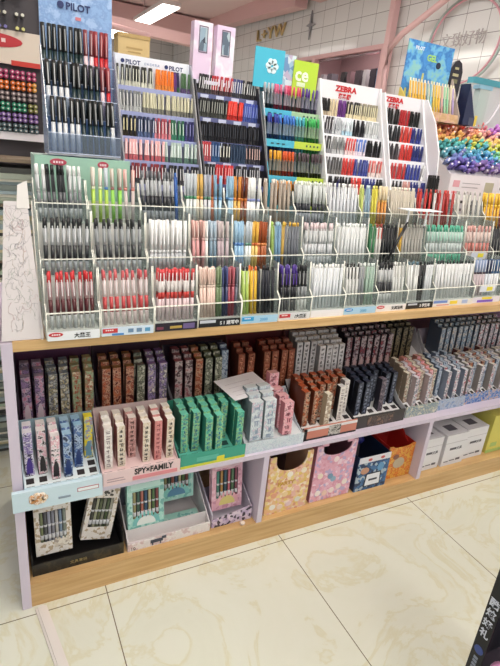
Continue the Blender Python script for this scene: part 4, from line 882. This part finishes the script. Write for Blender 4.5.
t8 = packtray('tray of grey blue boxes with a misty blue front', 1.515,1.665,'#7c94b4',[(B(m_gb,'#5c6c84','#a8b8cc'),'grey blue box',(1,5)),(B(m_wb,'#7c8494','#d8dce4'),'white streaked box',(0,4))],' in the misty blue tray', printm=A('misty_print',['#8ca4c0','#6c84ac','#b4c0d0','#a0a8b4'],95,'noise'))
t9 = packtray('navy tray of mixed white and red boxes at the right edge', 1.67,1.9,'#2c4484',[(B(m_wb,'#8c8480','#e0dcd4'),'white patterned box',(0,4)),(B(m_or,'#5c3430','#a89c98'),'brown red box',(1,5)),(B(m_gb,'#44506c','#c8ccd4'),'grey patterned box',(1,4))],' in the navy tray', side='#26306a', printm=A('navy_wave_print',['#2c4488','#3a5ca0','#6c94c8','#c8a88c'],85,'noise'))
t10 = packtray('blue tray beyond the navy tray', 1.91,2.12,'#3c5c94',[(B(m_wb,'#8c8480','#d8d8d8'),'pale box',(0,4))],' in the blue tray beyond the frame edge')

# back row on the riser
RZ = .4305
def backrow(label, x0, x1, spec, cols, z=RZ, yf=.19, hf=.045, rise=.055, dep=.13, hb=.23, holes=None, size=(.0235,.0255,.145)):
    return trayfill(x0, x1, z, dep, hf, hb, rise, label, cols, spec, holes, yf=yf, size=size)
m_pu = A('purple_witch_print', ['#6a4a78','#a888b4','#3c2c48','#d0b8cc','#c87c94'], 70, 'noise')
m_pb = A('mixed_blue_print', ['#7c9cb0','#d0c8b8','#3c4864','#b8a878','#e0dcd4'], 70, 'noise')
m_gd = A('pale_gold_print', ['#c8bc98','#b8b490','#8cb08c','#b86a4c','#d8d0b4'], 64, 'noise')
m_rd = A('red_gold_print', ['#a83c2c','#c87c54','#7c2420','#d8a888','#5c1c1c'], 70, 'noise')
m_vt = A('violet_cream_print', ['#8c74b0','#c8b8a0','#a890c4','#4c4454','#e0d4c8'], 64, 'noise')
m_gn = A('green_grey_print', ['#5c6450','#a8a890','#34382c','#c8c4b0'], 70, 'noise')
m_mr = A('maroon_print', ['#7c3c44','#a8686c','#c8b8b4','#4c2c34'], 64, 'noise')
m_bz = A('brown_red_print', ['#8c4430','#a05840','#743424','#a86c50','#602818'], 70, 'noise')
backrow('dark purple tray in the back row at the left end', .034,.245,
 [colm(B(m_pu,'#3c2c44','#b8a8c0'), [0,1,2], 'purple patterned box, two leftmost columns of the back row'), colm(B(m_pu,'#3c2c44','#b8a8c0'), [0,1,2], 'purple patterned box, two leftmost columns of the back row'),
  colm(B(m_pb,'#3c3444','#8c98b0'), [0,1,2], 'blue and cream patterned box in the dark purple tray'), colm(B(m_pb,'#3c3444','#343040'), [0,1,2], 'blue patterned box with a dark top in the dark purple tray'),
  colm(B(m_gd,'#8c8060','#c8bc94'), [0,1], 'pale gold box left of two in the dark purple tray')+[(2, B(m_gd,'#7a6c3c','#8c7c48'), 'olive gold box tucked at the back of the dark purple tray', None)], colm(B(m_gd,'#8c8060','#d8d0b0'), [0,1,2], 'pale gold box at the right end of the dark purple tray')],
 ['#6c4468','#5c3c5c','#6a3c60','#4c3448'], hb=.23)
backrow('dark tray of red gold and violet boxes in the back row', .25,.468,
 [colm(B(m_rd,'#4c2420','#8c6434'), [0,1,2], 'red gold box in the three left columns of its tray')]*3 + [colm(B(m_gn,'#3c3034','#6c5c58'), [0,1,2], 'green grey box between red and violet boxes')] + [colm(B(m_vt,'#4c3c4c','#7c5c9c'), [0,1,2], 'violet and cream box beside the green grey box')]*2,
 ['#4c2c38','#3c2830','#44283c','#3c2830'], hb=.22)
backrow('grey tray of maroon and cream boxes in the back row', .478,.69,
 [colm(B(m_mr,'#4c2c34','#8c4450'), [0,1,2], 'maroon box in the left columns of the grey tray')]*2 + [colm(B(m_rd,'#4c2420','#8c4034'), [0,1,2], 'red box right of the maroon boxes')] + [colm(B(m_gn,'#2c2c28','#5c6444'), [0,1,2], 'cream and black patterned box in the grey tray')]*2 + [colm(B(m_gb,'#3c4460','#5c6890'), [1,2], 'dim blue box at the right end of the grey tray')],
 ['#9c94a0','#8c8490','#34283c','#8a8488'], hb=.2)
bzb = B(m_bz,'#54281c','#843c2c')
backrow('deep red tray of brown red boxes in the back row', .70,.935, [colm(bzb, [0,1,2], 'brown red box, left pair in the deep red tray')]*2 + [[]] + [colm(bzb, [0,1,2], 'brown red box, group of four in the deep red tray')]*4,
 ['#7c7480','#4c1c20','#5c1a20','#3c1a1c'], hb=.25)
m_wt = A('white_caption_print', ['#dcd8d8','#dcd8d8','#d0caca','#c4bcbc'], 94, 'noise')
wtb = B(m_wt,'#8c8888','#cfcaca')
backrow('white slotted tray of white boxes in the back row', .945,1.15, [colm(wtb, [1,2,3], 'white captioned box, left half of the white slotted tray')]*3 + [colm(wtb, [0,1,2,3], 'white captioned box, right half of the white slotted tray')]*4,
 ['#d8d4d8','#d0ccd0','#9c8c98','#dcd8d8'], hb=.18, holes=(7,[0]))
m_dk = A('dark_hero_print', ['#2c242c','#5c4450','#c8b4b4','#3c3040','#8c3c44'], 58, 'noise')
m_dg = A('dark_gold_print', ['#1e1c1c','#3c342c','#8c7c5c','#141414'], 70, 'noise')
backrow('wide white slotted tray of dark comic boxes in the back row', 1.165,1.60, [colm(B(m_dk,'#241c24','#443c44'), [1,2,3], 'dark comic box, left side of the wide slotted tray')]*7 + [colm(B(m_dg,'#1c1a1a','#2c2a2a'), [2,3,4], 'black gold box, right side of the wide slotted tray')]*4 + [[]]*2,
 ['#dcd8d8','#d0ccd0','#5c4450','#dcd8d8'], hb=.18, holes=(13,[0,1,2]))
m_bv = A('blue_silver_print', ['#7c94ac','#a8bccc','#4c5c74','#d0d4d8','#b8a890'], 70, 'noise')
backrow('white slotted tray of blue silver boxes in the back row at the right', 1.62,2.1, [[]]+[colm(B(m_bv,'#4c5464','#6c7c8c'), [1,2,3], 'blue silver box, left of the row under the worktop')]*7+[colm(B(m_wb,'#4c4c54','#8c8c8c'), [1,2,3], 'white silver box, right of the row under the worktop')]*5+[[]],
 ['#dcd8d8','#d0ccd0','#9c8c98','#dcd8d8'], hb=.17, holes=(14,[0]))

# ------------------------------------------------------------------ bottom compartment
DZ = .0855
bt = thing('low_tray', 'black open tray holding two white windowed pen sets', 'tray', (.032,.025,DZ))
MB().box((0,0,0), (.255,.004,.04)).build('front_panel', A('black_gold_card', ['#1c1a18','#181614','#22201c','#3a3424'], 40, 'noise'), bt)
MB().box((0,.004,0), (.003,.22,.075)).build('side_panel', mat('#1c1a1a', .5), bt); MB().box((.252,.004,0), (.255,.22,.075)).build('side_panel', mat('#1c1a1a', .5), bt)
MB().box((.003,.004,0), (.252,.22,.003)).build('floor_panel', mat('#1c1a1a', .5), bt); MB().box((.003,.217,.003), (.252,.22,.16)).build('back_panel', mat('#1c1a1a', .5), bt)
text('lettering', '文具套装', mat('#8c7c50', .4), .012, bt, (.1,-.0005,.014))
def penset(label, loc, rz, w_, h, frame, accents, pencols, tilt=-12, arch=None, ry=0):
    r = thing('pen_set', label, 'pen set', loc, (R_(tilt), R_(ry), R_(rz)))
    MB().box((0,.004,0), (w_,.022,h)).build('carton', frame, r)
    a = w_*.14; z0, z1 = h*.24, h*.8
    MB().box((0,0,0),(w_,.004,z0)).box((0,0,z1),(w_,.004,h)).box((0,0,z0),(a,.004,z1)).box((w_-a,0,z0),(w_,.004,z1)).build('frame', frame, r)
    MB().box((a,.0025,z0), (w_-a,.0042,z1)).build('window', mat('#2a2a2c', .3), r)
    n = len(pencols)
    for k, c in enumerate(pencols):
        x = a+(w_-2*a)*(k+.5)/n; b = MB().lathe([(.0042,0),(.0042,z1-z0-.004)], 6, o=(x,.002,z0+.002)); b.lathe([(.0048,0),(.0048,.014)], 6, mi=1, o=(x,.002,z0+.01)); b.lathe([(.0048,0),(.0048,.006)], 6, mi=1, o=(x,.002,z0+.05)); b.build('pen', [mat(c, .3), mat('#d8d8dc', .3)], r)
    for (x0_, x1_, q0, q1, c) in accents: MB().box((x0_*w_,-.0006,q0*h), (x1_*w_,0,q1*h)).build('print', c if not isinstance(c, str) else mat(c, .4), r)
    if arch is not None:
        pl = [(w_*.5+w_*.38*math.cos(t_*math.pi/10), h*.1+h*.26*math.sin(t_*math.pi/10)) for t_ in range(11)]
        q = MB().prism(pl, .0008, 'y', lo=-.001).build('arch_print', mat(arch[0], .4), r)
        pl = [(w_*.5+w_*.26*math.cos(t_*math.pi/10), h*.1+h*.17*math.sin(t_*math.pi/10)) for t_ in range(11)]
        MB().prism(pl, .0008, 'y', lo=-.0018).build('inner_arch', mat(arch[1], .4), q)
    return r
m_fr = A('white_gold_frame_print', ['#e4dcd4','#e4dcd4','#e8e2dc','#b8a488'], 150)
m_tf = A('aqua_frame_print', ['#a8d8cc','#a8d8cc','#c0e0d8','#7cb8b0'], 90)
m_pf = A('pink_frame_print', ['#dca8b8','#dca8b8','#e8c0cc','#c88ca0'], 90)
pz = ['#7c8460','#5c5c60','#a8a8b8','#8c8c98','#c8c4c0','#7c90a8','#8c9488']
penset('upright white windowed pen set in the left half of the black tray', (.046,.052,.128), 0, .098, .172, m_fr, [(.22,.78,.92,.95,'#2c2626'),(.5,.92,.1,.28,A('beige_print',['#d0c4b4','#a89c90','#e0d8cc'],120))], pz, tilt=-7)
penset('tilted white windowed pen set at the right of the black tray', (.168,.065,.138), 0, .088, .165, m_fr, [(.2,.8,.84,.95,A('dark_title',['#e4dcd4','#4c4844','#e4dcd4'],130))], ['#3c3c34','#a8a88c','#5c6444','#8c8c7c','#4c5c3c','#a8a494'], tilt=-10, ry=14)
# white tray with aqua sets
wt_ = thing('low_tray', 'white open tray with aqua pen sets on the deck', 'tray', (.298,.022,DZ))
MB().prism([(0,0),(.268,0),(.268,.036),(0,.026)], .004, 'y').build('front_panel', A('white_cat_print', ['#e0dad8','#e0dad8','#e6e0de','#d0b8b8'], 40, 'noise'), wt_)
text('lettering', '10', mat('#3c3434', .4), .016, wt_, (.008,-.0005,.003)); MB().box((.07,-.001,.012),(.11,0,.024)).box((.075,-.001,.004),(.079,0,.013)).box((.1,-.001,.004),(.104,0,.013)).box((.106,-.001,.02),(.12,0,.03)).build('cat_print', mat('#3c4454', .4), wt_)
for xx in (0,.265): MB().prism([(.004,0),(.004,.034),(.2,.16),(.21,.16),(.21,0)], .003, 'x', lo=xx).build('side_panel', mat('#dcd4d4', .5), wt_)
MB().box((.003,.004,0), (.265,.21,.003)).build('floor_panel', mat('#dcd4d4', .5), wt_); MB().box((.003,.207,.003), (.265,.21,.16)).build('back_panel', mat('#9ca8b8', .5), wt_)
MB().box((.003,.035,.003), (.265,.038,.05)).build('divider', mat('#e4dedc', .5), wt_)
pz2 = ['#a8a070','#4c6c5c','#b86c5c','#3c5c7c','#c8bc8c','#5c7c4c','#8c4c4c']
penset('aqua framed pen set at the front left of the white tray', (.308,.062,.125), 0, .115, .165, m_tf, [(.1,.9,.84,.95,'#c8e8e0')], pz2, tilt=-8, arch=('#7cc0bc','#e4e8e4'))
penset('aqua framed pen set standing behind at the right of the white tray', (.425,.13,.15), 0, .12, .165, m_tf, [], pz2, tilt=-8, arch=('#8ccfc8','#5c8cac'))
o = MB().box((0,0,0), (.12,.05,.012)).build('aqua_flat_box', m_tf) ; o.location = (.43,.066,.125); o.rotation_euler = (R_(8),0,0); tag(o, 'flat aqua box lying in the white tray before the rear pen set', 'box')
o.location = (.432,.068,.0895)
# purple tray
pt = thing('low_tray', 'lilac printed tray with pink pen sets beside the divider', 'tray', (.575,.028,DZ))
m_pp = A('lilac_black_print', ['#b8a4c4','#c8b8d0','#3c3444','#d8c8d8'], 90)
MB().prism([(0,0),(.145,0),(.145,.055),(0,.03)], .004, 'y').build('front_panel', m_pp, pt)
for xx in (0,.142): MB().prism([(.004,0),(.004,.05),(.2,.15),(.2,0)], .003, 'x', lo=xx).build('side_panel', mat('#d8d0dc', .5), pt)
MB().box((.003,.004,0), (.142,.2,.003)).build('floor_panel', mat('#d8d0dc', .5), pt)
penset('pink framed pen set in the lilac tray by the divider', (.585,.06,.125), 0, .11, .18, m_pf, [(.1,.9,.84,.95,'#e8c8d0')], ['#4c8c7c','#b88c4c','#3c5c6c','#c86c7c','#5c7c5c','#8c4c5c'], tilt=-8, arch=('#e0a8b0','#d8c87c'))
# bucket boxes with scooped fronts
def bucket(name, label, x0, x1, yf, h, front, side, inside, scoop=.055, dep=.16, rz=0):
    r = thing(name, label, 'box', (x0, yf, DZ), (0,0,R_(rz))); w_ = x1-x0
    pl = [(0,0),(w_,0),(w_,h)]
    n = 12; cx_ = w_*.5; rr = w_*.36
    pl += [(cx_+rr, h)] + [(cx_+rr*math.cos(math.pi*k/n), h-scoop*math.sin(math.pi*k/n)**.6) for k in range(1, n)] + [(cx_-rr, h), (0, h)]
    MB().prism(pl, .004, 'y').build('front_panel', front, r)
    for xx in (0, w_-.003): MB().box((xx,.004,0), (xx+.003,dep,h)).build('side_panel', side, r)
    MB().box((.003,dep-.003,0), (w_-.003,dep,h)).build('back_panel', inside, r)
    MB().box((.003,.004,0), (w_-.003,dep-.003,.003)).build('floor_panel', inside, r)
    return r
m_ob = A('peach_party_print', ['#e6b88a','#e8c49a','#e2c070','#ecd8c0','#d89c80','#e4b4a8','#e8cf8c'], 87)
m_pb2 = A('pink_party_print', ['#e0a8bc','#e4b4c8','#d898ac','#ecd0dc','#b8a8cc','#e0a8bc'], 87)
m_bb = A('blue_comic_print', ['#2c5484','#3c6c9c','#1c3458','#a8b8c4','#2c5484'], 79)
m_rb = A('orange_sun_print', ['#d8762c','#e08c34','#c85424','#e0b44c','#d8843c'], 57, 'noise')
b1 = bucket('scoop_front_box', 'peach scoop fronted box right of the lilac divider', .765,.935, .02, .235, m_ob, mat('#d8a888', .5), mat('#4c3430', .6), .065)
b2 = bucket('scoop_front_box', 'pink scoop fronted box beside the peach one', .955,1.13, .025, .238, m_pb2, mat('#a86c7c', .5), mat('#3c2c34', .6), .05)
b3 = bucket('scoop_front_box', 'blue and white comic box between the pink and orange boxes', 1.15,1.30, .018, .15, m_bb, mat('#142848', .5), mat('#74707c', .6), .01, dep=.17)
b4 = bucket('scoop_front_box', 'red and orange box at the back before the second divider', 1.315,1.447, .04, .15, m_rb, mat('#c82c24', .5), mat('#c8302c', .6), .01, dep=.15)
def blob(parent, cx_, cz_, pts, col, y=-.0015, name='print'):
    MB().prism([(cx_+a, cz_+b_) for a, b_ in pts], .0012, 'y', lo=y).build(name, mat(col, .4), parent)
def ring(rx, rz_, n=10): return [(rx*math.cos(2*math.pi*k/n), rz_*math.sin(2*math.pi*k/n)) for k in range(n)]
for (x, z, c) in ((.03,.03,'#e8e4dc'),(.06,.025,'#e8d0c0'),(.095,.03,'#e4c8cc'),(.13,.04,'#d8d4c8'),(.12,.09,'#e8b8b0'),(.03,.08,'#e0a080'),(.075,.075,'#e8cc9c'),(.14,.16,'#f0e4cc'),(.085,.155,'#f0e8dc')): blob(b1, x, z, ring(.012,.011), c)
text('lettering', 'PARTY', mat('#c8963c', .4), .02, b1, (.04,-.001,.115), sx=1.1, bold=.0006)
for (x, z, c) in ((.03,.035,'#ece0dc'),(.06,.03,'#e8c8b8'),(.09,.035,'#ecdcd8'),(.12,.045,'#e8d8d0'),(.145,.06,'#ece0d8'),(.075,.1,'#7c9cb8'),(.09,.085,'#8ca8c0'),(.03,.11,'#ecdccc'),(.09,.17,'#f0dcdc')): blob(b2, x, z, ring(.012,.012), c)
for xx in (.03,.14): blob(b2, xx, .235, [(-.016,0),(.016,0),(.008,.025),(-.008,.025)], '#e0a8bc')
blob(b3, .08, .045, [(-.04,-.03),(.04,-.03),(.036,.03),(-.036,.03)], '#1c2434'); blob(b3, .08, .045, [(-.035,-.025),(.035,-.025),(.031,.025),(-.031,.025)], '#e4e6ec', y=-.0025); blob(b3, .08, .045, [(-.02,-.004),(.02,-.004),(.02,.004),(-.02,.004)], '#2c3444', y=-.0035)
blob(b3, .075, .138, [(-.075,-.012),(.075,-.012),(.075,.014),(-.075,.014)], '#d8d8e0'); blob(b3, .035, .09, ring(.02,.015), '#c89478'); blob(b3, .11, .095, ring(.016,.02), '#5c94c0'); blob(b3, .05,.138, ring(.01,.006), '#c85c5c', y=-.0025); blob(b3,.11,.138, ring(.01,.006), '#c85c5c', y=-.0025)
MB().lathe([(.0,0),(.02,.006),(.028,.02),(.02,.034),(.0,.04)], 10, o=(.08,.12,.13)).build('blue_ball_top', mat('#2c3484', .4), b3)
MB().prism([(0,.14),(.12,.14),(.12,.235),(0,.235)], .003, 'y', lo=.144).build('raised_back', A('red_gold_fan_print', ['#b82c24','#c84030','#c89048','#8c3c28','#c82c24'], 34, 'noise'), b4)
MB().prism([(.03,.14),(.14,.235),(.15,.235),(.15,.14)], .003, 'x', lo=.118).build('wing', mat('#c82c24', .5), b4)
blob(b4, .06, .07, ring(.03,.025), '#b8a890'); blob(b4, .04, .1, ring(.015,.012), '#8c5c4c')
# white cartons and yellow box
for k, (xa, xb, yf, lab) in enumerate([(1.49,1.60,.035,'white carton nearest the second divider'),(1.615,1.74,.03,'white carton in the middle of the three'),(1.745,1.875,.04,'white carton beside the yellow box')]):
    r = thing('white_carton', lab, 'carton', (xa, yf, DZ)); w_ = xb-xa
    MB().box((0,0,0), (w_,.2,.15)).box((0,.0,.1495),(w_,.001,.1512),mi=1).build('carton', [mat('#dfdde0', .5), mat('#b0acb0', .5)], r)
    MB().box((w_*.25,-.0008,.075), (w_*.55,0,.085)).box((w_*.35,-.0008,.02),(w_*.6,0,.024)).box((w_*.65,-.0008,.018),(w_*.85,0,.028)).box((w_*.1,-.0008,.018),(w_*.3,0,.022)).box((w_*.3,.03,.15),(w_*.7,.07,.1512)).build('print', mat('#5c5860', .5), r)
    text('lettering', '文具', mat('#5c5860', .5), .016, r, (w_*.55,-.0008,.074))
    MB().box((0,-.0005,.11), (w_,0,.112)).build('lid_line', mat('#b4b0b4', .5), r)
yb = thing('yellow_box', 'yellow box at the right end of the bottom deck', 'box', (1.9,.04,DZ)); MB().box((0,0,0), (.16,.2,.19)).build('carton', mat('#d4ca64', .5), yb); MB().box((.0,-.001,.0),(.16,0,.015)).box((.02,-.001,.03),(.06,0,.05)).build('print', mat('#a8c070', .5), yb)
o = MB().box((0,0,0), (.35,.12,.15)).box((.02,-.001,.02),(.33,0,.04),mi=1).build('plastic_pack', [clear('#c8c8c8', .2, frost=.6), mat('#a0a0a0',.5)]); o.location = (1.5,.26,.0855); tag(o, 'clear wrapped pack behind the white cartons', 'pack')
o = MB().lathe([(0,0),(.009,.002),(.01,.006),(.005,.01),(0,.011)], 9).build('paper_scrap', mat('#dccaba', .6)); o.location = (.68,.012,.0855); tag(o, 'tiny crumpled paper scrap on the deck edge left of the divider', 'scrap')

# ------------------------------------------------------------------ left rear: marker rack and stacked stock
mr = thing('marker_rack', 'tall rack of multicoloured marker ends beyond the counter, upper left', 'rack', (-.55,1.0,0))
RWD = .76
MB().box((0,.02,0), (RWD,.25,1.95)).build('body', mat('#4a4448', .6), mr)
MB().box((0,-.01,1.205), (RWD,.02,1.232)).build('bottom_rail', mat('#efeaee', .4), mr)
hdp = MB().box((0,.0,1.455), (RWD,.02,1.56)).build('header', mat('#ddcfbf', .5), mr)
pl = [(.60+.1*math.cos(2*math.pi*k/20), 1.525+.022*math.sin(2*math.pi*k/20)) for k in range(20)]
lg = MB().prism(pl, .003, 'y', lo=-.003).build('red_oval', mat('#b8242c', .4), hdp)
d = MB(); [d.box((.545+j*.022,-.0042,1.52), (.558+j*.022,-.003,1.532)) for j in range(5)]; d.build('oval_mark', mat('#e8c8c4', .4), lg)
MB().box((.66,-.001,1.452), (.755,0,1.468)).build('red_tab', mat('#c8382c', .4), hdp)
MB().prism([(0,1.2),(0,1.9),(.02,1.9),(.02,1.2)], .004, 'x', lo=RWD).build('side_panel', mat('#a8a0b4', .4), mr)
rc = [('#b84a74','plum'),('#c85068','crimson'),('#8c7c7c','grey brown'),('#3c9474','green'),('#8c6cac','purple'),('#64787c','slate')]
for rI in range(6):
    for j in range(14):
        for s2 in (0,1):
            c, nm = rc[rI]
            if rI == 1 and j > 6: c, nm = '#e0742c', 'orange'
            if rI == 1 and j == 13: c, nm = '#e8a848', 'amber'
            if rI == 3 and j > 11: c, nm = '#8c8c4c', 'olive'
            x = -.05 + j*.0165 + (j//3)*.004; z = 1.43-rI*.035-s2*.0155
            spec = ([('barrel', 0, .03, .0079, .0079, '!'+c), ('tip', .03, .034, .0074, .006, '!'+c), ('dot', .034, .035, .0026, .0026, '!#e8dcd8')], None)
            lab = '%s marker end in the lower block of the upper left rack' % nm
            pen('marker_end', spec, (x, 1.012, z), (R_(90),0,0), lab, lab, False, 'marker')
for rI in range(5):
    for j in range(13):
        if random.random() < .35: continue
        c, nm = random.choice([('#d8d488','cream yellow'),('#a8d0a0','pale green'),('#e0dccc','off white')]) if rI > 0 else random.choice([('#e08050','orange'),('#b8c8b0','pale green'),('#a85c64','rose')])
        if rI == 4: c, nm = random.choice([('#7c74b0','violet'),('#d8d488','cream yellow')])
        spec = ([('barrel', 0, .03, .0065, .0065, '#2c2c2c'), ('tip', .03, .036, .0062, .005, c)], None)
        lab = '%s marker end in the dark upper block of the left rack' % nm
        pen('marker_end', spec, (-.05+j*.0185, 1.012, 1.735-rI*.042), (R_(90),0,0), lab, lab, False, 'marker')
o = MB().lathe([(0,0),(.02,.002),(.024,.006)], 10, M=Matrix.Translation((0,0,0)) @ Matrix.Rotation(math.pi/2,4,'X')).build('orange_tag', mat('#e0682c', .5)); o.location = (.135,.98,1.685); tag(o, 'round orange tag on the dark upper rows of the left rack', 'tag')
# shelf with paper packs under the rack
sh = thing('stock_shelf', 'dim stock shelf of flat packs below the marker rack', 'shelf', (-.55,.82,0))
for z in (.55,.8,1.0,1.15): MB().box((0,0,z-.012), (RWD+.02,.17,z)).build('shelf', mat('#8a7a66', .5), sh)
MB().box((RWD+.02,0,.0), (RWD+.035,.17,1.16)).build('side_panel', mat('#cfc9c0', .5), sh)
rs = random.Random(5)
for z, hgt in ((.0,.5),(.55,.2),(.8,.17),(1.0,.12)):
    zz = z+.0005
    while zz < z+hgt:
        t_ = rs.choice([.008,.012,.018,.01]); c = rs.choice(['#dcd8c8','#b8c8b0','#7c8680','#e8e2d0','#a8b0a0','#4c4c48','#d0c49c','#9cacb0'])
        o = MB().box((0,0,0), (RWD-.02+rs.uniform(-.03,0),.16,t_)).build('flat_pack', mat(c, .45)); o.location = (-.54,.815+rs.uniform(-.012,.004),zz)
        nmz = {0:'lowest pile',.55:'second pile up',.8:'third pile up',1.0:'topmost pile'}[z]
        tag(o, 'flat pack in the %s of the dim stock shelf left of the counter' % nmz, 'pack', 'flat packs, %s of the stock shelf' % nmz); zz += t_+.0008

# ------------------------------------------------------------------ foreground display at the lower right
fd = thing('fascia_stand', 'black lettered fascia of a stand at the lower right corner', 'display stand', (.805,-.75,0))
MB().box((0,-.027,0), (.006,0,.75)).build('fascia', mat('#101014', .6), fd)
MB().box((.006,-.5,0), (.4,-.004,.335)).build('cabinet', mat('#2c2430', .5), fd)
MB().box((.006,-.004,0), (.4,0,.75)).build('end_panel', mat('#1c1c24', .4), fd)
MB().box((.396,-.5,.335), (.4,-.004,.75)).build('back_panel', mat('#3c3444', .5), fd)
for k, ch in enumerate('酷炫好礼'):
    text('lettering', ch, mat('#c8ccd8', .4), .021, fd, (-.0008,-.003,.50-k*.026), (math.pi/2,0,-math.pi/2), bold=.0004)
MB().lathe([(.01,0),(.01,.001)], 12, M=Matrix.Translation((0,-.014,.385)) @ Matrix.Rotation(-math.pi/2,4,'Y')).build('blue_badge', mat('#2c4488', .4), fd)
d = MB(); [d.box((-.001,-.018,.315+j*.009), (0,-.009,.321+j*.009)) for j in range(6)]; d.build('small_print', mat('#7c8494', .4), fd)
for k, (x, y, c, nm) in enumerate([(.02,-.05,'#c88cb0','pink'),(.02,-.085,'#b8b0dc','lavender'),(.05,-.06,'#d87c9c','rose'),(.05,-.095,'#4c3c8c','indigo'),(.085,-.07,'#e0b8cc','pale pink')]):
    o = MB().lathe([(0,0),(.014,.004),(.018,.018),(.013,.032),(0,.036)], 10).build('bead_ball', mat(c, .3)); o.location = (.805+x+.006, -.75+y, .3355)
    tag(o, '%s glossy bead ball beside the black fascia' % nm, 'ball')

flush_rest({
 'gel_pen': ('remaining gel pens packed in the further cups of the pen stands', 'pens'),
 'capped_pen': ('remaining capped pens packed in the further cups of the pen stands', 'pens'),
 'slim_pen': ('remaining slim pens packed in the further cups of the pen stands', 'pens'),
 'ballpoint_pen': ('remaining ballpoint pens in the rear brand displays', 'pens'),
 'retractable_pen': ('remaining pens in the white brand displays', 'pens'),
 'marker': ('remaining small markers of the sloped bank', 'markers'),
 'marker_end': ('remaining marker ends of the upper left rack', 'markers'),
 'marker_pen': ('remaining marker pens of the cyan and lime display', 'markers'), 'roller_pen': ('remaining roller pens', 'pens')})
print('COUNTS', COUNT, len(bpy.data.objects))
